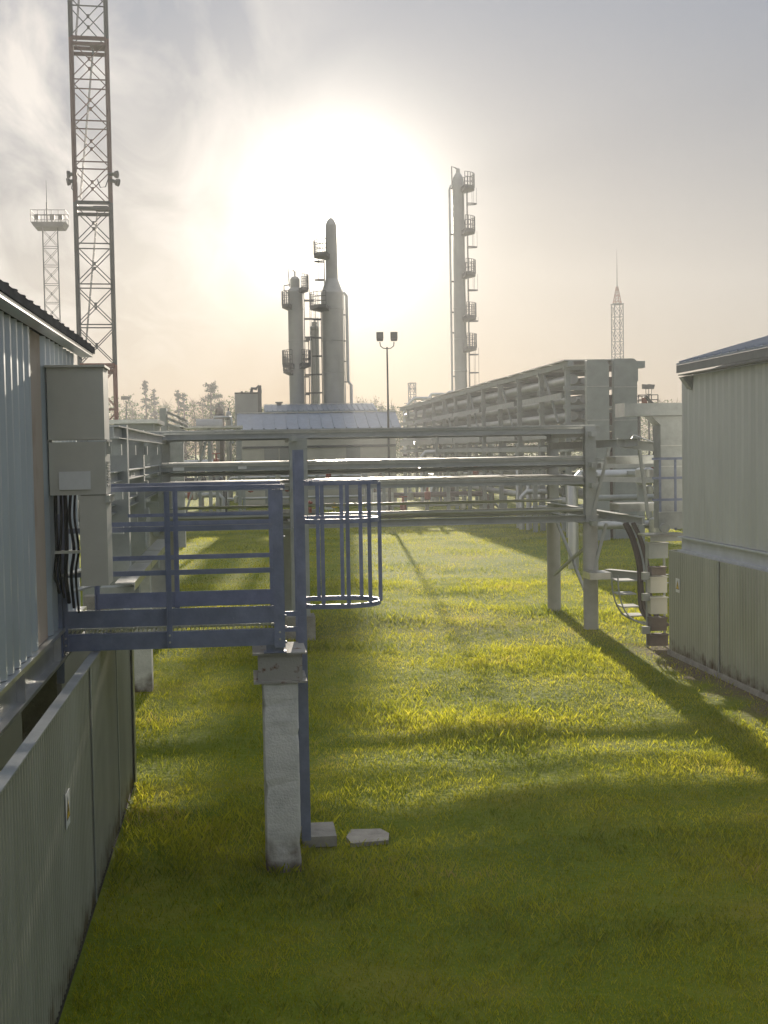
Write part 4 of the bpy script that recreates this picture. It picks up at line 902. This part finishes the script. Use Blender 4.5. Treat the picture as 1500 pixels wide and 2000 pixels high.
# far platform right
a, b = at(1247,790,62), at(1285,790,62)
FP = T('railed_gantry', 'small railed gantry with a sloping stair beneath the right floodlight mast', 'gantry', (a.x,62,0))
zd = a.z
MB().box(a.x,b.x,62,63.5,zd-.12,zd).build('deck', M['fardark'], FP)
for y in (62,63.5):
    m = MB()
    for x in np.linspace(a.x,b.x,4): m.box(x-.02,x+.02,y-.02,y+.02,zd,zd+.45)
    for z in (.22,.45): m.box(a.x,b.x,y-.02,y+.02,zd+z-.02,zd+z+.02)
    m.build('railing', M['fardark'], FP)
for x in (a.x+.1,b.x-.1): MB().box(x-.06,x+.06,62.2,62.35,0,zd-.12).build('leg', M['fardark'], FP)
MB().beam((a.x+.25,61.8,zd+.4),(b.x,61.8,zd-.3),.3,.08).build('stair', M['fardark'], FP)
MB().box(a.x+.15,a.x+.4,61.9,62.0,zd+.05,zd+.3).build('sign_panel', M['red'], FP)

# ------------------------------------------------------------------ low pipe manifolds in the middle distance
def manifold(label, x0, x1, Y, zs, mt, valves=4, posts=5, seed=1):
    rnd = random.Random(seed); o = T('pipe_manifold', label, 'pipework', (x0,Y,0), 'low pipe manifolds')
    for i,z in enumerate(zs):
        y = Y+.5*i; r = rnd.choice((.08,.11,.14)); xa = x0+rnd.uniform(0,.15)*(x1-x0); xb = x1-rnd.uniform(0,.15)*(x1-x0)
        MB().tube([(xa,y,.1),(xa,y,z-.2),(xa+.2,y,z),(xb-.2,y,z),(xb,y,z-.2),(xb,y,.1)], r, 10).build('pipe', M[mt] if i%2 else M['pipe'], o)
    for k in range(posts):
        x = x0+(x1-x0)*(k+.5)/posts; MB().box(x-.08,x+.08,Y-.2,Y-.05,0,max(zs)+.1).box(x-.07,x+.07,Y-.05,Y+.5*len(zs),max(zs)+.0,max(zs)+.1).build('support', M['rackpaint'], o)
    for k in range(valves):
        x = x0+(x1-x0)*rnd.uniform(.1,.9); z = rnd.choice(zs)
        MB().lathe(x,Y-.3,[(.05,z-.25),(.16,z-.2),(.16,z+.15),(.06,z+.2),(.05,z+.45)],10).tube([(x-.2,Y-.3,z+.45),(x+.2,Y-.3,z+.45)],.03,6).build('valve', M['red'] if k%2 else M['galv'], o)
manifold('low rusty pipe manifold behind the trestle, nearest the white liquid tank', 6.5,13,66,(.6,1.1,1.7,2.3),'brown',6,6,3)
manifold('long pale pipe manifold beyond the trestle under the high rack', 11,18,52,(1.0,1.6,2.2,2.9),'pipe',5,6,4)
manifold('pipe manifold between the long shed and the high rack', 11,24,80,(1.2,2.2,3.2,4.0),'fardark',8,8,5)
manifold('low dark pipe manifold left of the long shed', -3.5,-.8,70,(1.2,2.0,2.9),'fardark',4,3,6)
manifold('low pipe row in front of the long shed wall', -2,8,78,(.7,1.3,1.9),'brown',6,7,8)
manifold('thin pipe manifold right behind the trestle spur', 8.5,13.5,34,(1.3,2.0,2.6),'rackpaint',5,4,9)
# low concrete kerb across the far lawn
o = MB().box(-9,4,71,71.25,0,.3).build('low_kerb_wall', M['rawconc']); o['label'] = 'low pale kerb wall along the far edge of the lawn'; o['category'] = 'wall'
for i,(x0,x1,y) in enumerate(((12.9,16,33),(2.2,4.4,58))):
    o = T('steel_gantry', ['steel gantry frame beyond the right trestle columns','low steel gantry frame behind the trestle centre'][i],'frame',(x0,y,0))
    for x in (x0,x1): MB().box(x-.09,x+.09,y-.09,y+.09,0,2.6-.6*i).build('post', M['rackpaint'], o)
    MB().box(x0-.2,x1+.2,y-.1,y+.1,2.6-.6*i,2.75-.6*i).build('lintel', M['rackpaint'], o)

# white liquid tank in a cage
a = at(731,962,66); b = at(768,995,66)
IB = T('liquid_tank', 'white plastic liquid tank in a wire cage on the far lawn', 'tank', (a.x,66,0))
MB().box(a.x,a.x+.96,66,67,b.z-.15,a.z-.04).lathe(a.x+.5,66.5,[(.1,a.z-.04),(.1,a.z+.02)],10).build('bottle', M['ibc'], IB)
m = MB()
for k in range(7): x = a.x+.96*k/6; m.box(x-.012,x+.012,65.97,65.99,b.z-.15,a.z)
for k in range(6): z = b.z-.13+(a.z-b.z+.13)*k/5; m.box(a.x-.01,a.x+.97,65.945,65.965,z-.012,z+.012)
m.build('cage', M['galv'], IB); MB().box(a.x,a.x+.96,66,67,0,b.z-.155).build('stand', M['fardark'], IB)
for i,(px,py,mt,lab) in enumerate(((642,989,'plate','small white notice board on the far lawn behind the cage'),(653,987,'yellow','small yellow triangular marker beside the white notice board'),(605,986,'red','small red hydrant post on the far lawn left of the notice board'))):
    p = at(px,py,64); o = T(('notice_board','marker_sign','hydrant_post')[i],lab,('sign','sign','hydrant')[i],(p.x,64,0))
    MB().tube([(p.x,64.04,0),(p.x,64.04,p.z)], .03, 6).build('post', M['galv'], o)
    if i==0: MB().box(p.x-.2,p.x+.2,63.97,64.0,p.z-.15,p.z+.15).build('panel', M[mt], o); MB().box(p.x-.12,p.x+.12,63.96,63.969,p.z-.03,p.z-.0).build('stripe', M['fardark'], o)
    if i==1: MB().prism([(p.x-.16,p.z-.12),(p.x+.16,p.z-.12),(p.x,p.z+.16)],63.97,64.0).build('panel', M[mt], o)
    if i==2: MB().lathe(p.x,64,[(.1,p.z-.7),(.1,p.z+.05),(.15,p.z+.06),(.15,p.z+.12),(.03,p.z+.2)],10).build('body', M[mt], o)

# ------------------------------------------------------------------ trees
def mesh_tris(name, V, mt, parent=None, kind=None):
    n = len(V); me = bpy.data.meshes.new(name); V = V-np.array(rootloc(parent))
    me.vertices.add(n*3); me.vertices.foreach_set('co', V.reshape(-1)); me.loops.add(n*3); me.loops.foreach_set('vertex_index', np.arange(n*3))
    me.polygons.add(n); me.polygons.foreach_set('loop_start', np.arange(n)*3); me.polygons.foreach_set('loop_total', np.full(n,3)); me.update(); me.materials.append(mt)
    o = bpy.data.objects.new(name, me); sc.collection.objects.link(o); o.parent = parent; return o
def tris(c, size):
    n = len(c); d = rng.normal(size=(n,3,3)); d /= np.linalg.norm(d,axis=2,keepdims=True); return c[:,None,:]+d*np.asarray(size)[...,None,None]
def spruce(px, ptop, Y, wid, label, n=2600, ragged=.5, double=False):
    p = at(px,ptop,Y); H = p.z; o = T('spruce_tree', label, 'tree', (p.x,Y,0), 'conifers of the left tree line')
    MB().tube([(p.x,Y,0),(p.x+.1,Y,H*.5),(p.x,Y,H)], .22, 7, r2=.03).build('trunk', M['bark'], o)
    cs = []
    for k in range(int(H*6)):
        z = H*(.12+.87*random.random()**.9); lim = (1-z/H)**.75*wid*(.65+.6*random.random()); a = random.random()*2*math.pi
        m_ = 70; t = rng.random(m_)**.7; x = p.x+np.cos(a)*lim*t; y = Y+np.sin(a)*lim*t; zz_ = z-.35*lim*t+.12*lim*t*t+rng.normal(0,.05,m_)
        cs.append(np.stack([x+rng.normal(0,.09,m_)*(.4+t),y+rng.normal(0,.09,m_)*(.4+t),zz_],1))
    cs.append(np.stack([p.x+rng.normal(0,.08,40),Y+rng.normal(0,.08,40),H*(.85+.15*rng.random(40))],1))
    c = np.concatenate(cs); mesh_tris('crown', tris(c, rng.uniform(.05,.15,len(c))), M['spruce'], o)
spruce(283,742,148,1.7,'tallest narrow spruce in the left tree line')
spruce(301,760,150,1.25,'thinner narrow spruce right beside the tallest one')
spruce(347,762,146,2.1,'broad dense spruce in the middle of the left tree line')
spruce(358,768,149,1.9,'shorter half of the broad double spruce in the left tree line')
def pine(px, ptop, Y, label):
    p = at(px,ptop,Y); H = p.z; o = T('pine_tree', label, 'tree', (p.x,Y,0), 'conifers of the left tree line')
    MB().tube([(p.x,Y,0),(p.x-.1,Y,H*.5),(p.x,Y,H*.98)], .25, 7, r2=.04).build('trunk', M['bark'], o)
    cs = []; lm = MB()
    for k in range(46):
        z = H*(.4+.58*random.random()); lim = (2.9 if z < H*.8 else 2.0)*(.5+.6*random.random())*(1.15-z/H*.65); a = random.random()*2*math.pi; rise = .25*lim
        e = (p.x+math.cos(a)*lim,Y+math.sin(a)*lim,z+rise); lm.tube([(p.x,Y,z),e], .05, 4, r2=.02)
        m_ = 120; t = .3+.7*rng.random(m_); cs.append(np.stack([p.x+(e[0]-p.x)*t+rng.normal(0,.14,m_),Y+(e[1]-Y)*t+rng.normal(0,.14,m_),z+rise*t+rng.normal(0,.12,m_)],1))
    lm.build('limbs', M['bark'], o); c = np.concatenate(cs); mesh_tris('crown', tris(c, rng.uniform(.05,.14,len(c))), M['spruce'], o)
pine(412,750,148,'open crowned pine with upswept boughs near the square equipment block')
def birch(px, ptop, Y, wid, label, dens=1.0, grp='leafless birches above the tree line'):
    p = at(px,ptop,Y); H = p.z; o = T('birch_tree', label, 'tree', (p.x,Y,0), grp)
    MB().tube([(p.x,Y,0),(p.x+.15,Y,H*.5),(p.x,Y,H*.95)], .14, 6, r2=.03).build('trunk', M['bark'], o)
    lm = MB(); cs = []
    for k in range(34):
        z = H*(.35+.6*random.random()); lim = wid*(.4+.6*random.random())*(1.2-z/H); a = random.random()*2*math.pi
        e = Vector((p.x+math.cos(a)*lim,Y+math.sin(a)*lim,z+lim*1.3)); lm.tube([(p.x,Y,z),e], .035, 3, r2=.012)
        for q in range(3):
            f = Vector((p.x,Y,z)).lerp(e,.4+.25*q); lm.tube([f,f+Vector((random.uniform(-.5,.5),random.uniform(-.5,.5),random.uniform(.3,.9)))], .018, 3, r2=.008)
        m_ = int(22*dens); t = rng.random(m_); cs.append(np.stack([p.x+(e.x-p.x)*t+rng.normal(0,.3,m_),Y+(e.y-Y)*t+rng.normal(0,.3,m_),z+(e.z-z)*t+rng.normal(0,.3,m_)],1))
    lm.build('limbs', M['twig'], o); c = np.concatenate(cs); mesh_tris('crown', tris(c, rng.uniform(.06,.14,len(c))), M['birch'], o)
for px,pt,wd,lab in ((258,784,2.2,'bushy birch right of the small left floodlight mast'),(325,787,1.6,'thin birch between the narrow spruces and the broad spruce'),(378,784,1.8,'pale birch just right of the broad spruce'),(395,776,1.9,'wispy birch leaning on the open crowned pine'),(435,785,1.8,'wispy birch right of the open crowned pine'),
   (699,780,1.2,'bare birch first right of the widest column'),(712,782,1.2,'bare birch second right of the widest column'),(732,776,1.5,'bare birch left of the twin lamp pole'),(744,786,1.2,'lowest bare birch close to the twin lamp pole'),(766,784,1.2,'bare birch just right of the twin lamp pole'),
   (1290,784,1.4,'bare birch beside the railed gantry'),(1308,788,1.1,'bare birch between gantry and right building roof'),(1320,786,1.3,'bare birch nearest the right building roof')):
    birch(px,pt,150,wd*.8,lab)
# far wood as one mass
def wood():
    cs = []
    for k in range(640):
        x = random.uniform(-60,115); y = random.uniform(153,176); H = random.uniform(7.6,10.3)*(1.0 if x < 2 else .85); w_ = random.uniform(1.3,2.5)
        m_ = 330; th = rng.uniform(0,2*np.pi,m_); t = rng.random(m_)**.5; zz_ = rng.random(m_); prof = np.sin(np.pi*np.clip(zz_*.85+.12,0,1))**.7
        cs.append(np.stack([x+np.cos(th)*t*w_*prof,y+np.sin(th)*t*w_*prof,.3+H*zz_],1))
    c = np.concatenate(cs); o = mesh_tris('distant_wood', tris(c, rng.uniform(.10,.26,len(c))), M['birch']); o['kind'] = 'stuff'
    o['label'] = 'far pale green spring wood along the horizon'; o['category'] = 'wood'
wood()

# ------------------------------------------------------------------ haze
hm = bpy.data.materials.new('haze_air'); hm.use_nodes = True; n = hm.node_tree.nodes; n.remove(n['Principled BSDF'])
pv_ = n.new('ShaderNodeVolumePrincipled'); pv_.inputs['Density'].default_value = .0008; pv_.inputs['Anisotropy'].default_value = .5
pv_.inputs['Color'].default_value = (.92,.94,.97,1)
hm.node_tree.links.new(pv_.outputs[0], n['Material Output'].inputs['Volume'])
hz = MB().box(-200,240,-40,182,-1.2,27).build('haze', hm); hz['kind'] = 'stuff'; hz['label'] = 'pale evening haze filling the whole yard'; hz['category'] = 'haze'
